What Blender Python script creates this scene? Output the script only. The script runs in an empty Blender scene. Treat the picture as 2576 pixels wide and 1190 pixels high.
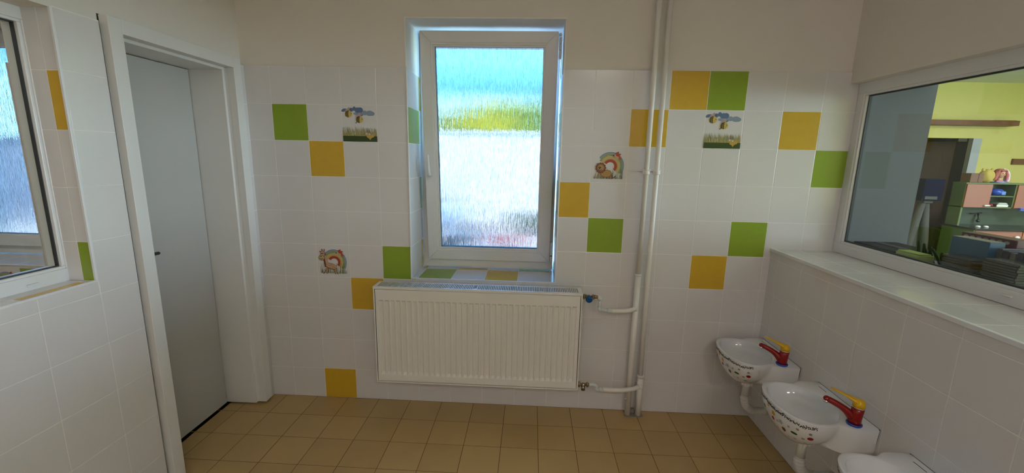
import bpy, bmesh, math, random
from mathutils import Vector, Matrix
random.seed(7)
S = bpy.context.scene
COL = S.collection

# ------------------------------------------------------------------ camera
cam_data = bpy.data.cameras.new('camera')
cam = bpy.data.objects.new('camera', cam_data); COL.objects.link(cam)
cam_data.sensor_fit = 'HORIZONTAL'; cam_data.sensor_width = 36.0
cam_data.lens = 36.0 * 1049.73 / 2576.0
cam_data.clip_start = 0.02; cam_data.clip_end = 300
RR = ((0.9986781213, -0.0428119387, -0.0284455257),
      (0.0473550351, 0.9815418333, 0.1852920134),
      (0.0199877632, -0.1863941187, 0.9822717149))      # columns: right, forward, up
CAM = Vector((1.47287, -2.37912, 1.52950))
cam.matrix_world = Matrix(((RR[0][0], RR[0][2], -RR[0][1], CAM.x),
                           (RR[1][0], RR[1][2], -RR[1][1], CAM.y),
                           (RR[2][0], RR[2][2], -RR[2][1], CAM.z),
                           (0, 0, 0, 1)))
S.camera = cam

# ------------------------------------------------------------------ world, sun, exposure
S.view_settings.view_transform = 'Standard'; S.view_settings.look = 'None'
S.view_settings.gamma = 1.0; S.view_settings.use_curve_mapping = False
S.view_settings.exposure = 0.0
W = bpy.data.worlds.new('sky'); S.world = W; W.use_nodes = True
wn = W.node_tree.nodes; wl = W.node_tree.links
for n in list(wn): wn.remove(n)
wo = wn.new('ShaderNodeOutputWorld'); wb = wn.new('ShaderNodeBackground')
wt = wn.new('ShaderNodeTexCoord'); ws = wn.new('ShaderNodeSeparateXYZ'); wr = wn.new('ShaderNodeValToRGB')
wl.new(wt.outputs['Generated'], ws.inputs[0]); wl.new(ws.outputs['Z'], wr.inputs['Fac'])
wl.new(wr.outputs['Color'], wb.inputs['Color']); wl.new(wb.outputs[0], wo.inputs['Surface'])
els = wr.color_ramp.elements
els[0].position = 0.0; els[0].color = (0.40, 0.78, 1.0, 1)
els[1].position = 0.09; els[1].color = (0.30, 0.62, 1.0, 1)
for pos, c in ((0.15, (0.060, 0.24, 0.72)), (0.21, (0.115, 0.42, 0.86)), (0.30, (0.12, 0.46, 0.86)), (0.7, (0.12, 0.36, 0.85))):
    e = els.new(pos); e.color = (*c, 1)
wb.inputs['Strength'].default_value = 12.0
W.cycles.sampling_method = 'AUTOMATIC'

def light(name, kind, loc, energy, color=(1, 1, 1), size=0.5, size_y=None, rot=(0, 0, 0), parent=None, spread=None):
    d = bpy.data.lights.new(name, kind); d.energy = energy; d.color = color
    if kind == 'AREA':
        d.size = size
        if size_y: d.shape = 'RECTANGLE'; d.size_y = size_y
        if spread: d.spread = spread
    if kind == 'SUN': d.angle = math.radians(0.6)
    if kind == 'POINT': d.shadow_soft_size = size
    o = bpy.data.objects.new(name, d); COL.objects.link(o)
    o.location = loc; o.rotation_euler = rot
    if parent: o.parent = parent
    return o
# daylight area light added in the playroom's far opening to brighten the left wall
day = light('daylight_fill', 'AREA', (10.2, -2.4, 1.65), 240, (1.0, 0.95, 0.96), 4.3, 1.55, rot=(0, math.radians(90), 0))
day.rotation_euler = (math.radians(90), 0, math.radians(90))
# sun high behind the building, shining away from the window wall
sun = light('sun', 'SUN', (0, -5, 8), 21.0, (1.0, 0.95, 0.86), rot=(math.radians(38), 0, math.radians(-28)))

# ------------------------------------------------------------------ materials
MATS = {}
def mat(name, col, rough=0.5, metal=0.0, spec=0.5, bump=None, vary=None, coat=0.0):
    """bump=(scale,strength) noise bump; vary=(scale,amount) gentle colour variation"""
    if name in MATS: return MATS[name]
    m = bpy.data.materials.new(name); m.use_nodes = True
    nt = m.node_tree; b = nt.nodes['Principled BSDF']
    b.inputs['Base Color'].default_value = (*col, 1); b.inputs['Roughness'].default_value = rough
    b.inputs['Metallic'].default_value = metal; b.inputs['Specular IOR Level'].default_value = spec
    b.inputs['Coat Weight'].default_value = coat
    tc = nt.nodes.new('ShaderNodeTexCoord')
    if vary:
        n = nt.nodes.new('ShaderNodeTexNoise'); n.inputs['Scale'].default_value = vary[0]
        n.inputs['Detail'].default_value = 4
        nt.links.new(tc.outputs['Object'], n.inputs['Vector'])
        mx = nt.nodes.new('ShaderNodeMix'); mx.data_type = 'RGBA'
        a = vary[1]
        mx.inputs[6].default_value = (*[c * (1 - a) for c in col], 1)
        mx.inputs[7].default_value = (*[min(1, c * (1 + a)) for c in col], 1)
        nt.links.new(n.outputs['Fac'], mx.inputs[0]); nt.links.new(mx.outputs[2], b.inputs['Base Color'])
    if bump:
        n2 = nt.nodes.new('ShaderNodeTexNoise'); n2.inputs['Scale'].default_value = bump[0]
        n2.inputs['Detail'].default_value = 3
        nt.links.new(tc.outputs['Object'], n2.inputs['Vector'])
        bp = nt.nodes.new('ShaderNodeBump'); bp.inputs['Strength'].default_value = bump[1]
        bp.inputs['Distance'].default_value = 0.002
        nt.links.new(n2.outputs['Fac'], bp.inputs['Height']); nt.links.new(bp.outputs[0], b.inputs['Normal'])
    MATS[name] = m; return m

def emis(name, col, strength):
    m = bpy.data.materials.new(name); m.use_nodes = True
    b = m.node_tree.nodes['Principled BSDF']
    b.inputs['Emission Color'].default_value = (*col, 1); b.inputs['Emission Strength'].default_value = strength
    MATS[name] = m; return m

def clear_glass(name, tint=(0.93, 0.96, 0.95)):
    m = bpy.data.materials.new(name); m.use_nodes = True
    nt = m.node_tree; nt.nodes.clear()
    o = nt.nodes.new('ShaderNodeOutputMaterial'); mx = nt.nodes.new('ShaderNodeMixShader')
    t = nt.nodes.new('ShaderNodeBsdfTransparent'); g = nt.nodes.new('ShaderNodeBsdfGlossy')
    gm = nt.nodes.new('ShaderNodeNewGeometry'); dt = nt.nodes.new('ShaderNodeVectorMath'); dt.operation = 'DOT_PRODUCT'
    nt.links.new(gm.outputs['Incoming'], dt.inputs[0]); nt.links.new(gm.outputs['Normal'], dt.inputs[1])
    def mth(op, a, b=None):
        n = nt.nodes.new('ShaderNodeMath'); n.operation = op
        if isinstance(a, float): n.inputs[0].default_value = a
        else: nt.links.new(a, n.inputs[0])
        if b is not None: n.inputs[1].default_value = b
        return n
    ab = mth('ABSOLUTE', dt.outputs['Value']); iv = nt.nodes.new('ShaderNodeMath'); iv.operation = 'SUBTRACT'
    iv.inputs[0].default_value = 1.0; nt.links.new(ab.outputs[0], iv.inputs[1])
    pw = mth('POWER', iv.outputs[0], 5.0); f = mth('MULTIPLY_ADD', pw.outputs[0], 0.95); f.inputs[2].default_value = 0.04
    t.inputs['Color'].default_value = (*tint, 1); g.inputs['Roughness'].default_value = 0.0
    nt.links.new(f.outputs[0], mx.inputs[0]); nt.links.new(t.outputs[0], mx.inputs[1])
    nt.links.new(g.outputs[0], mx.inputs[2]); nt.links.new(mx.outputs[0], o.inputs['Surface'])
    MATS[name] = m; return m

def rain_glass(name):
    m = bpy.data.materials.new(name); m.use_nodes = True
    nt = m.node_tree; nt.nodes.clear(); N = nt.nodes.new; L = nt.links.new
    o = N('ShaderNodeOutputMaterial')
    tc = N('ShaderNodeTexCoord')
    def noise(sc, scale, det, dist=0.0):
        mp = N('ShaderNodeMapping'); mp.inputs['Scale'].default_value = sc
        L(tc.outputs['Object'], mp.inputs['Vector'])
        n = N('ShaderNodeTexNoise'); n.inputs['Scale'].default_value = scale
        n.inputs['Detail'].default_value = det; n.inputs['Distortion'].default_value = dist
        L(mp.outputs[0], n.inputs['Vector']); return n
    n1 = noise((1, 1, 0.055), 170, 2, 0.4)
    n2 = noise((1, 1, 0.16), 380, 2, 0.2)
    ad = N('ShaderNodeMath'); ad.operation = 'MULTIPLY_ADD'; ad.inputs[1].default_value = 0.22
    L(n2.outputs['Fac'], ad.inputs[0]); L(n1.outputs['Fac'], ad.inputs[2])
    bp = N('ShaderNodeBump'); bp.inputs['Strength'].default_value = 1.0; bp.inputs['Distance'].default_value = 0.0017
    L(ad.outputs[0], bp.inputs['Height'])
    g = N('ShaderNodeBsdfRefraction'); g.inputs['IOR'].default_value = 1.35; g.inputs['Roughness'].default_value = 0.0
    g.inputs['Color'].default_value = (0.63, 0.64, 0.64, 1)
    L(bp.outputs[0], g.inputs['Normal'])
    n3 = noise((1, 1, 0.06), 420, 3, 0.6)  # dark streaks of bent light painted into the glass tint
    cr = N('ShaderNodeValToRGB'); cr.color_ramp.elements[0].position = 0.30; cr.color_ramp.elements[0].color = (0.33, 0.365, 0.40, 1)
    cr.color_ramp.elements[1].position = 0.50; cr.color_ramp.elements[1].color = (0.575, 0.58, 0.58, 1)
    L(n3.outputs['Fac'], cr.inputs['Fac']); L(cr.outputs['Color'], g.inputs['Color'])
    gl = N('ShaderNodeBsdfGlossy'); gl.inputs['Roughness'].default_value = 0.1
    L(bp.outputs[0], gl.inputs['Normal'])
    f = N('ShaderNodeFresnel'); f.inputs['IOR'].default_value = 1.45
    m2 = N('ShaderNodeMixShader'); L(f.outputs[0], m2.inputs[0]); L(g.outputs[0], m2.inputs[1]); L(gl.outputs[0], m2.inputs[2])
    L(m2.outputs[0], o.inputs['Surface'])
    MATS[name] = m; return m

PLASTER = mat('plaster_paint', (0.80, 0.75, 0.69), 0.85, bump=(60, 0.25), vary=(3, 0.02))
TILE = mat('white_glazed_tile', (0.75, 0.725, 0.72), 0.17, bump=(14, 0.10), vary=(2.2, 0.03))
GREEN = mat('green_glazed_tile', (0.28, 0.40, 0.03), 0.25, vary=(30, 0.05))
GOLD = mat('yellow_glazed_tile', (0.68, 0.42, 0.03), 0.25, vary=(30, 0.06))
GROUT = mat('wall_grout', (0.88, 0.86, 0.83), 0.8)
BEAD = mat('white_plastic_bead', (0.82, 0.82, 0.84), 0.35)
REVEAL = mat('white_reveal_paint', (0.92, 0.90, 0.88), 0.7, bump=(80, 0.2))
FLOOR = mat('floor_tile', (0.54, 0.37, 0.155), 0.38, bump=(30, 0.08), vary=(5, 0.10))
FLOOR2 = mat('floor_tile_darker', (0.50, 0.34, 0.14), 0.38, bump=(30, 0.08), vary=(5, 0.10))
FGROUT = mat('floor_grout', (0.16, 0.09, 0.03), 0.8)
PVC = mat('white_window_plastic', (0.80, 0.80, 0.80), 0.32)
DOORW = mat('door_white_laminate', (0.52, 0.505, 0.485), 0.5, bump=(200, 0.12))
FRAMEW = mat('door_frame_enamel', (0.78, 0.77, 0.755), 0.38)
ENAMEL = mat('radiator_enamel', (0.83, 0.80, 0.75), 0.3)
DARK = mat('dark_gap', (0.03, 0.03, 0.03), 0.7)
RUBBER = mat('glazing_gasket', (0.035, 0.04, 0.045), 0.5)
PIPE = mat('pipe_paint', (0.84, 0.81, 0.76), 0.42, bump=(90, 0.5))
PUTTY = mat('pipe_fitting_whitish', (0.72, 0.75, 0.74), 0.6, bump=(160, 0.8), vary=(60, 0.12))
NICKEL = mat('nickel_plated_brass', (0.42, 0.36, 0.29), 0.22, metal=1.0)
COPPER = mat('copper', (0.75, 0.35, 0.15), 0.3, metal=1.0)
BLUECAP = mat('blue_plastic_cap', (0.006, 0.09, 0.30), 0.4)
PORC = mat('porcelain', (0.80, 0.81, 0.83), 0.07, spec=0.6, coat=0.3)
RED = mat('red_tap_enamel', (0.27, 0.003, 0.004), 0.2, coat=0.2)
YELLOW = mat('yellow_tap_plastic', (0.80, 0.47, 0.01), 0.3)
BLUE = mat('blue_tap_ring', (0.01, 0.07, 0.40), 0.25)
CHROME = mat('chrome', (0.75, 0.75, 0.75), 0.12, metal=1.0)
TRAPP = mat('white_trap_plastic', (0.74, 0.73, 0.71), 0.4)
CEMENT = mat('cement', (0.30, 0.26, 0.21), 0.9, bump=(120, 1.0), vary=(40, 0.2))
SILIC = mat('silicone', (0.62, 0.58, 0.52), 0.6)
HANDLED = mat('dark_bronze', (0.06, 0.05, 0.045), 0.35, metal=0.6)
CLEAR = clear_glass('clear_window_glass')
RAIN = rain_glass('patterned_rain_glass')
LAMPG = emis('lamp_diffuser', (1.0, 0.93, 0.83), 6.0)

# ------------------------------------------------------------------ mesh helpers
class MB:
    """collects geometry with per-face materials"""
    def __init__(s): s.bm = bmesh.new(); s.mats = []
    def mi(s, m):
        if m not in s.mats: s.mats.append(m)
        return s.mats.index(m)
    def face(s, pts, m, smooth=False):
        vs = [s.bm.verts.new(p) for p in pts]
        try: f = s.bm.faces.new(vs)
        except ValueError: return None
        f.material_index = s.mi(m); f.smooth = smooth; return f
    def box(s, a, b, m, bev=0.0):
        x0, y0, z0 = [min(a[i], b[i]) for i in range(3)]; x1, y1, z1 = [max(a[i], b[i]) for i in range(3)]
        P = [(x0,y0,z0),(x1,y0,z0),(x1,y1,z0),(x0,y1,z0),(x0,y0,z1),(x1,y0,z1),(x1,y1,z1),(x0,y1,z1)]
        t = bmesh.new(); v = [t.verts.new(p) for p in P]
        for q in ((0,3,2,1),(4,5,6,7),(0,1,5,4),(1,2,6,5),(2,3,7,6),(3,0,4,7)): t.faces.new([v[i] for i in q])
        if bev > 0:
            bmesh.ops.bevel(t, geom=t.edges[:], offset=bev, segments=2, affect='EDGES', profile=0.5)
        s.merge(t, m)
    def merge(s, t, m, smooth=False, M=None):
        i = s.mi(m); mp = {}
        for v in t.verts: mp[v] = s.bm.verts.new((M @ v.co) if M else v.co)
        for f in t.faces:
            try: g = s.bm.faces.new([mp[v] for v in f.verts])
            except ValueError: continue
            g.material_index = i; g.smooth = smooth or f.smooth
        t.free()
    def tube(s, pts, r, m, seg=16, caps=True, smooth=True):
        pts = [Vector(p) for p in pts]; n = len(pts)
        rs = r if isinstance(r, (list, tuple)) else [r] * n
        rings = []; up = None
        for k, p in enumerate(pts):
            if k == 0: d = pts[1] - p
            elif k == n - 1: d = p - pts[k - 1]
            else: d = (pts[k + 1] - p).normalized() + (p - pts[k - 1]).normalized()
            d = d.normalized() if d.length > 1e-9 else Vector((0, 0, 1))
            if up is None:
                up = Vector((0, 0, 1)) if abs(d.z) < 0.9 else Vector((1, 0, 0))
            x = d.cross(up).normalized(); y = x.cross(d).normalized(); up = y
            rings.append([s.bm.verts.new(p + (x * math.cos(a) + y * math.sin(a)) * rs[k])
                          for a in [2 * math.pi * j / seg for j in range(seg)]])
        i = s.mi(m)
        for k in range(n - 1):
            for j in range(seg):
                f = s.bm.faces.new((rings[k][j], rings[k][(j+1) % seg], rings[k+1][(j+1) % seg], rings[k+1][j]))
                f.material_index = i; f.smooth = smooth
        if caps:
            for rg in (rings[0][::-1], rings[-1]):
                f = s.bm.faces.new(rg); f.material_index = i
    def lathe(s, prof, m, seg=24, M=None, smooth=True):
        """prof: (r,z) list about z"""
        rings = []
        for r, z in prof:
            if r < 1e-6:
                p = Vector((0, 0, z)); rings.append([s.bm.verts.new(M @ p if M else p)])
            else:
                rg = []
                for j in range(seg):
                    a = 2 * math.pi * j / seg; p = Vector((r * math.cos(a), r * math.sin(a), z))
                    rg.append(s.bm.verts.new(M @ p if M else p))
                rings.append(rg)
        i = s.mi(m)
        for A, B in zip(rings, rings[1:]):
            for j in range(seg):
                j2 = (j + 1) % seg
                if len(A) == 1 and len(B) == 1: continue
                if len(A) == 1: q = (A[0], B[j2], B[j])
                elif len(B) == 1: q = (A[j], A[j2], B[0])
                else: q = (A[j], A[j2], B[j2], B[j])
                f = s.bm.faces.new(q); f.material_index = i; f.smooth = smooth
    def prism(s, poly, z0, z1, m, M=None, bev=0):
        t = bmesh.new()
        a = [t.verts.new((p[0], p[1], z0)) for p in poly]; b = [t.verts.new((p[0], p[1], z1)) for p in poly]
        t.faces.new(a[::-1]); t.faces.new(b)
        n = len(poly)
        for k in range(n): t.faces.new((a[k], a[(k+1) % n], b[(k+1) % n], b[k]))
        if bev: bmesh.ops.bevel(t, geom=t.edges[:], offset=bev, segments=2, affect='EDGES')
        s.merge(t, m, M=M)
    def ball(s, c, r, m, seg=16):
        t = bmesh.new(); bmesh.ops.create_uvsphere(t, u_segments=seg, v_segments=seg // 2 + 2, radius=1)
        rr = r if isinstance(r, (tuple, list)) else (r, r, r)
        s.merge(t, m, True, Matrix.Translation(c) @ Matrix.Diagonal((*rr, 1)))
    def obj(s, name, parent=None, loc=None, fix=True):
        if fix: bmesh.ops.recalc_face_normals(s.bm, faces=s.bm.faces[:])
        me = bpy.data.meshes.new(name); s.bm.to_mesh(me); s.bm.free()
        for m in s.mats: me.materials.append(m)
        o = bpy.data.objects.new(name, me); COL.objects.link(o)
        if parent: o.parent = parent
        if loc: o.location = loc
        return o

def tag(o, label, cat, group=None, kind=None):
    if label: o['label'] = label
    if cat: o['category'] = cat
    if group: o['group'] = group
    if kind: o['kind'] = kind
    return o
def struct(o, label=None, cat=None):
    o['kind'] = 'structure'
    if label: o['label'] = label
    if cat: o['category'] = cat
    return o
def thing(name, label, cat, loc=(0, 0, 0), group=None):
    o = bpy.data.objects.new(name, None); COL.objects.link(o); o.location = loc
    o.empty_display_size = 0.1
    return tag(o, label, cat, group)
def copy_thing(src, loc, label):
    def cp(o, par):
        c = o.copy(); COL.objects.link(c)
        if par: c.parent = par
        for ch in list(o.children): cp(ch, c)
        return c
    r = cp(src, None); r.location = loc; r['label'] = label
    return r

# tile field: org + u*U + v*V, outward normal N; tile face in plane N=0, grout 1.2 mm behind
def rect_sub(r, h):
    """rectangle r minus hole h -> list of rectangles"""
    a0, b0, a1, b1 = r; c0, d0, c1, d1 = h
    if c1 <= a0 or c0 >= a1 or d1 <= b0 or d0 >= b1: return [r]
    out = []
    if c0 > a0: out.append((a0, b0, c0, b1)); a0 = c0
    if c1 < a1: out.append((c1, b0, a1, b1)); a1 = c1
    if d0 > b0: out.append((a0, b0, a1, d0))
    if d1 < b1: out.append((a0, d1, a1, b1))
    return out
def tiles(mb, org, U, V, N, u0, u1, v0, v1, gu, gv, size=0.2, holes=(), colors=None, base=TILE, gap=0.0012,
          grout=GROUT, backing=True, alt=None, gm=0.0006):
    org, U, V, N = Vector(org), Vector(U), Vector(V), Vector(N)
    su, sv = size if isinstance(size, tuple) else (size, size)
    P = lambda u, v, d: org + U * u + V * v + N * d
    iu0, iu1 = math.floor((u0 - gu) / su + 1e-6), math.ceil((u1 - gu) / su - 1e-6)
    iv0, iv1 = math.floor((v0 - gv) / sv + 1e-6), math.ceil((v1 - gv) / sv - 1e-6)
    for i in range(iu0, iu1):
        for j in range(iv0, iv1):
            rs = [(max(u0, gu + i * su), max(v0, gv + j * sv), min(u1, gu + (i + 1) * su), min(v1, gv + (j + 1) * sv))]
            for h in holes:
                nr = []
                for r in rs: nr += rect_sub(r, h)
                rs = nr
            m = (colors or {}).get((i, j), base)
            if alt and m is base and random.random() < 0.5: m = alt
            for a0, b0, a1, b1 in rs:
                if a1 - a0 < 0.006 or b1 - b0 < 0.006: continue
                g = gap; b = 0.0012
                o4 = [(a0+g, b0+g), (a1-g, b0+g), (a1-g, b1-g), (a0+g, b1-g)]
                i4 = [(a0+g+b, b0+g+b), (a1-g-b, b0+g+b), (a1-g-b, b1-g-b), (a0+g+b, b1-g-b)]
                lo = [P(u, v, -gm * 1.3) for u, v in o4]; mid = [P(u, v, -0.0004) for u, v in o4]; hi = [P(u, v, 0) for u, v in i4]
                flip = U.cross(V).dot(N) < 0
                def F(q): mb.face(q[::-1] if flip else q, m)
                F(hi)
                for k in range(4):
                    k2 = (k + 1) % 4
                    F([mid[k], mid[k2], hi[k2], hi[k]]); F([lo[k], lo[k2], mid[k2], mid[k]])
    if backing:
        rs = [(u0, v0, u1, v1)]
        for h in holes:
            nr = []
            for r in rs: nr += rect_sub(r, h)
            rs = nr
        for a0, b0, a1, b1 in rs:
            q = [P(a0, b0, -gm), P(a1, b0, -gm), P(a1, b1, -gm), P(a0, b1, -gm)]
            if U.cross(V).dot(N) < 0: q = q[::-1]
            mb.face(q, grout)

def wall_boxes(mb, axis, p0, p1, a0, a1, z0, z1, holes, m):
    """box wall between planes p0..p1 on axis, spanning a0..a1 x z0..z1 with rectangular holes (a,z,a,z)"""
    rs = [(a0, z0, a1, z1)]
    for h in holes:
        nr = []
        for r in rs: nr += rect_sub(r, h)
        rs = nr
    for b0, c0, b1, c1 in rs:
        if axis == 'y': mb.box((b0, p0, c0), (b1, p1, c1), m)
        else: mb.box((p0, b0, c0), (p1, b1, c1), m)

# ================================================================== THE ROOM
XL, XLP = -0.142, -0.163          # left wall: tile face, plaster face
XR, XRP = 2.842, 3.130            # right wall: lower tiled face, upper plaster face
YF, ZC = -5.0, 3.0                # wall behind the camera, ceiling
T = 0.2003
WIN = (0.772, 0.806, 1.630, 2.254)          # window niche in the back wall (x,z,x,z)
AW = (-2.39, 0.806, -1.532, 2.254)          # the same niche in the room next door
GROW = lambda w, g=0.003: (w[0] - g, w[1] - g, w[2] + g, w[3])
X, Y, Z = Vector((1, 0, 0)), Vector((0, 1, 0)), Vector((0, 0, 1))

# floor
mb = MB()
mb.box((XL - 0.24, YF, -0.12), (XR + 0.02, 0.02, -0.0012), FGROUT)
tiles(mb, (0, 0, 0), X, Y, Z, XL - 0.235, XR, YF, 0.0, 0.1438 - 0.2007 * 3, -0.192 - 0.2007 * 30, size=0.2007,
      base=FLOOR, alt=FLOOR2, gap=0.0015, grout=FGROUT, gm=0.0011)
struct(mb.obj('floor', fix=False), 'ochre square floor tiles of the washroom')

mb = MB(); mb.box((-0.5, YF - 0.1, ZC), (3.6, 0.2, ZC + 0.1), PLASTER)
struct(mb.obj('ceiling'), 'plain white washroom ceiling')

# back wall: plaster body with the niche, tiled up to 2 m
mb = MB()
wall_boxes(mb, 'y', 0.006, 0.46, -0.60, 3.1755, -0.1, ZC, [GROW(WIN)], PLASTER)
col = {}
for c, r, m in ((0,1,GREEN),(1,2,GOLD),(3,5,GREEN),(2,6,GOLD),(1,9,GOLD),(11,0,GOLD),(12,0,GREEN),(10,1,GOLD),
                (8,3,GOLD),(9,4,GREEN),(13,4,GREEN),(12,5,GOLD),(14,1,GOLD),(15,2,GREEN)):
    col[(c, 9 - r)] = m
tiles(mb, (0, 0, 0), X, Z, -Y, -0.24, 3.175, 0.0, 2.0, 0.0, -0.003, size=(T, T), holes=[WIN], colors=col)
# niche: tiled sides and sill, painted top
x0, z0, x1, z1 = WIN
def niche(mb, x0, x1, z0, z1, colorful=True):
    D = 0.30
    if colorful:
        cs = {(0, 5): TILE}
        Lc = {(1, 5): GOLD, (0, 4): GREEN, (1, 2): GREEN, (1, 0): GOLD}
        Rc = {(0, 2): GREEN, (1, 4): GREEN, (1, 1): GOLD}
        Sc = {(1, 0): GREEN, (3, 0): GOLD, (0, 1): GOLD, (2, 1): GOLD, (4, 1): GREEN}
    else: Lc = Rc = {}; Sc = {(1, 0): GREEN}
    tiles(mb, (x0, 0, 0), Y, Z, X, 0.004, D, z0, 2.0, 0.0, 0.8 - 0.003, size=(0.245, 0.2), colors=Lc)
    tiles(mb, (x1, 0, 0), Y, Z, -X, 0.004, D, z0, 2.0, 0.0, 0.8 - 0.003, size=(0.245, 0.2), colors=Rc)
    tiles(mb, (0, 0, z0), X, Y, Z, x0, x1, 0.004, D, x0 + 0.035 - 0.2, 0.0, size=(0.2, 0.232), colors=Sc)
    mb.box((x0 - 0.0026, 0.008, 2.0), (x0 - 0.0006, 0.46, z1), REVEAL); mb.box((x1 + 0.0006, 0.008, 2.0), (x1 + 0.0026, 0.46, z1), REVEAL)
    mb.box((x0 - 0.0005, 0.008, z1 - 0.003), (x1 + 0.0005, 0.46, z1 - 0.0006), REVEAL)
niche(mb, x0, x1, z0, z1)
struct(mb.obj('wall_back', fix=False), 'tiled window wall with scattered green and yellow tiles')

def bead(mb, pts, r=0.004, m=BEAD):
    for k, (a, b) in enumerate(zip(pts, pts[1:])):
        a, b = Vector(a), Vector(b)
        if k: a = a + (b - a).normalized() * 2 * r
        lo = [min(a[i], b[i]) - r for i in range(3)]; hi = [max(a[i], b[i]) + r for i in range(3)]
        mb.box(lo, hi, m, 0.0015)
mb = MB()
bead(mb, [(x0, 0.0, 2.0), (x0, 0.0, z0), (x1, 0.0, z0), (x1, 0.0, 2.0)], 0.0035)
struct(mb.obj('trim_1'), 'white corner bead around the window niche')
mb = MB()      # plaster arris above the tiles
bead(mb, [(x0 - 0.003, 0.006, 2.0), (x0 - 0.003, 0.006, z1), (x1 + 0.003, 0.006, z1), (x1 + 0.003, 0.006, 2.0)], 0.003, REVEAL)
struct(mb.obj('trim_2'), 'painted plaster edge at the top of the window niche')

# left wall: door opening and a wide inner window
DY0, DY1, DZ = -0.716, -0.106, 1.968            # clear door opening
LW = (-2.30, 1.043, -0.948, 1.996)
door_hole = (-0.775, -0.1, -0.040, 2.026)
mb = MB()
wall_boxes(mb, 'x', -0.36, -0.325, YF, 0.006, -0.1, ZC, [door_hole, (-2.45, 1.02, -0.81, 2.03)], PLASTER)
wall_boxes(mb, 'x', -0.325, XLP, YF, 0.006, -0.1, ZC, [door_hole, (LW[0] - 0.004, LW[1] - 0.003, LW[2] + 0.003, LW[3])], PLASTER)
mb.box((XLP, YF, 0), (XL - 0.0007, -0.79, 1.0422), PLASTER)
mb.box((XLP, -0.9478, 1.0424), (XL - 0.0007, -0.79, 1.996), PLASTER); mb.box((XLP, YF, 1.0424), (XL - 0.0009, -2.304, 1.996), PLASTER)
tiles(mb, (XL, 0, 0), -Y, Z, X, 0.790, 5.0, 0.0, 1.996, 0.943 - 0.2 * 5, -0.007, holes=[(0.945, 1.043, 2.303, 1.997)])
tiles(mb, (XL, 0, 0), -Y, Z, X, 0.0, 0.036, 0.0, 2.0, -0.16, -0.007)
# reveal of the inner window: right jamb, sill, soffit
tiles(mb, (0, -0.948, 0), -X, Z, -Y, 0.146, 0.30, 1.043, 1.996, 0.196 - 0.2, -0.008, colors={(0, 8): GOLD, (0, 5): GREEN}, size=0.2)
tiles(mb, (0, 0, 1.043), -Y, -X, Z, 0.950, 2.30, 0.146, 0.30, 0.968 - 0.0, 0.196 - 0.2, colors={(0, 0): GOLD}, size=(0.2, 0.2))
mb.box((-0.325, -2.30, 1.990), (XL - 0.001, -0.948, 1.996), PLASTER)
mb.box((-0.325, -2.304, 1.043), (XL - 0.001, -2.30, 1.996), PLASTER)
struct(mb.obj('wall_left', fix=False), 'left wall tiled white below, with a door and an inner window')
mb = MB()
bead(mb, [(XL - 0.003, -0.948, 1.990), (XL - 0.003, -0.948, 1.043), (XL - 0.003, -2.30, 1.043)], 0.0045)
struct(mb.obj('trim_3'), 'white corner bead around the inner window in the left wall')

# right wall: tiled lower part, ledge, inner window, plaster above
mb = MB()
mb.box((XR + 0.001, YF, -0.1), (3.53, 0.006, 1.046 - 0.001), PLASTER)
wall_boxes(mb, 'x', XRP, 3.53, YF, 0.006, 1.945, ZC, [], PLASTER)
mb.box((3.24, 0.0, 1.045), (3.53, 0.30, 1.945), PLASTER)             # far reveal towards the playroom
mb.box((XRP, YF, 1.045), (3.53, -4.60, 1.945), PLASTER)
tiles(mb, (XR, 0, 0), Y, Z, -X, YF, 0.0, 0.0, 1.046, -0.081 - 0.2 * 26, -0.003, holes=[])
tiles(mb, (0, 0, 1.046), X, Y, Z, XR, 3.19, YF, 0.0, XR + 0.15 - 0.2, -0.081 - 0.2 * 26)
struct(mb.obj('wall_right', fix=False), 'right wall, tiled below a deep ledge, plain plaster above its window')
mb = MB(); bead(mb, [(XR, -0.001, 1.046), (XR, YF, 1.046)], 0.008)
struct(mb.obj('trim_4'), 'pale edge strip along the tiled ledge')
mb = MB(); mb.box((-0.4, YF - 0.12, -0.1), (3.6, YF, ZC), PLASTER)
tiles(mb, (0, YF + 0.002, 0), X, Z, Y, XL, XR, 0.0, 2.0, 0.0, 0.0)
struct(mb.obj('wall_front', fix=False), 'wall behind the camera')

# ------------------------------------------------------------------ back window (sash tilted open)
def rect_frame(mb, x0, x1, z0, z1, w, ya, yb, m, bev=0.002, mitre=False):
    if not mitre:
        mb.box((x0, ya, z0), (x1, yb, z0 + w), m, bev); mb.box((x0, ya, z1 - w), (x1, yb, z1), m, bev)
        mb.box((x0, ya, z0 + w), (x0 + w, yb, z1 - w), m, bev); mb.box((x1 - w, ya, z0 + w), (x1, yb, z1 - w), m, bev)
        return
    g = 0.0004
    O = [(x0, z0), (x1, z0), (x1, z1), (x0, z1)]; I = [(x0+w, z0+w), (x1-w, z0+w), (x1-w, z1-w), (x0+w, z1-w)]
    C = [Vector(((O[k][0]+O[(k+1)%4][0]+I[k][0]+I[(k+1)%4][0])/4, (O[k][1]+O[(k+1)%4][1]+I[k][1]+I[(k+1)%4][1])/4)) for k in range(4)]
    for k in range(4):
        k2 = (k + 1) % 4; q = []
        for p in (O[k], O[k2], I[k2], I[k]):
            p = Vector(p); d = (C[k] - p)
            along = Vector((1, 0)) if k % 2 == 0 else Vector((0, 1))
            q.append(p + along * math.copysign(g, d.dot(along)))
        M = Matrix(((1, 0, 0, 0), (0, 0, -1, 0), (0, 1, 0, 0), (0, 0, 0, 1)))    # (x,z,d)->(x,-d,z)
        mb.prism([(v.x, v.y) for v in q], -yb, -ya, m, M=M, bev=bev)

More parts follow.
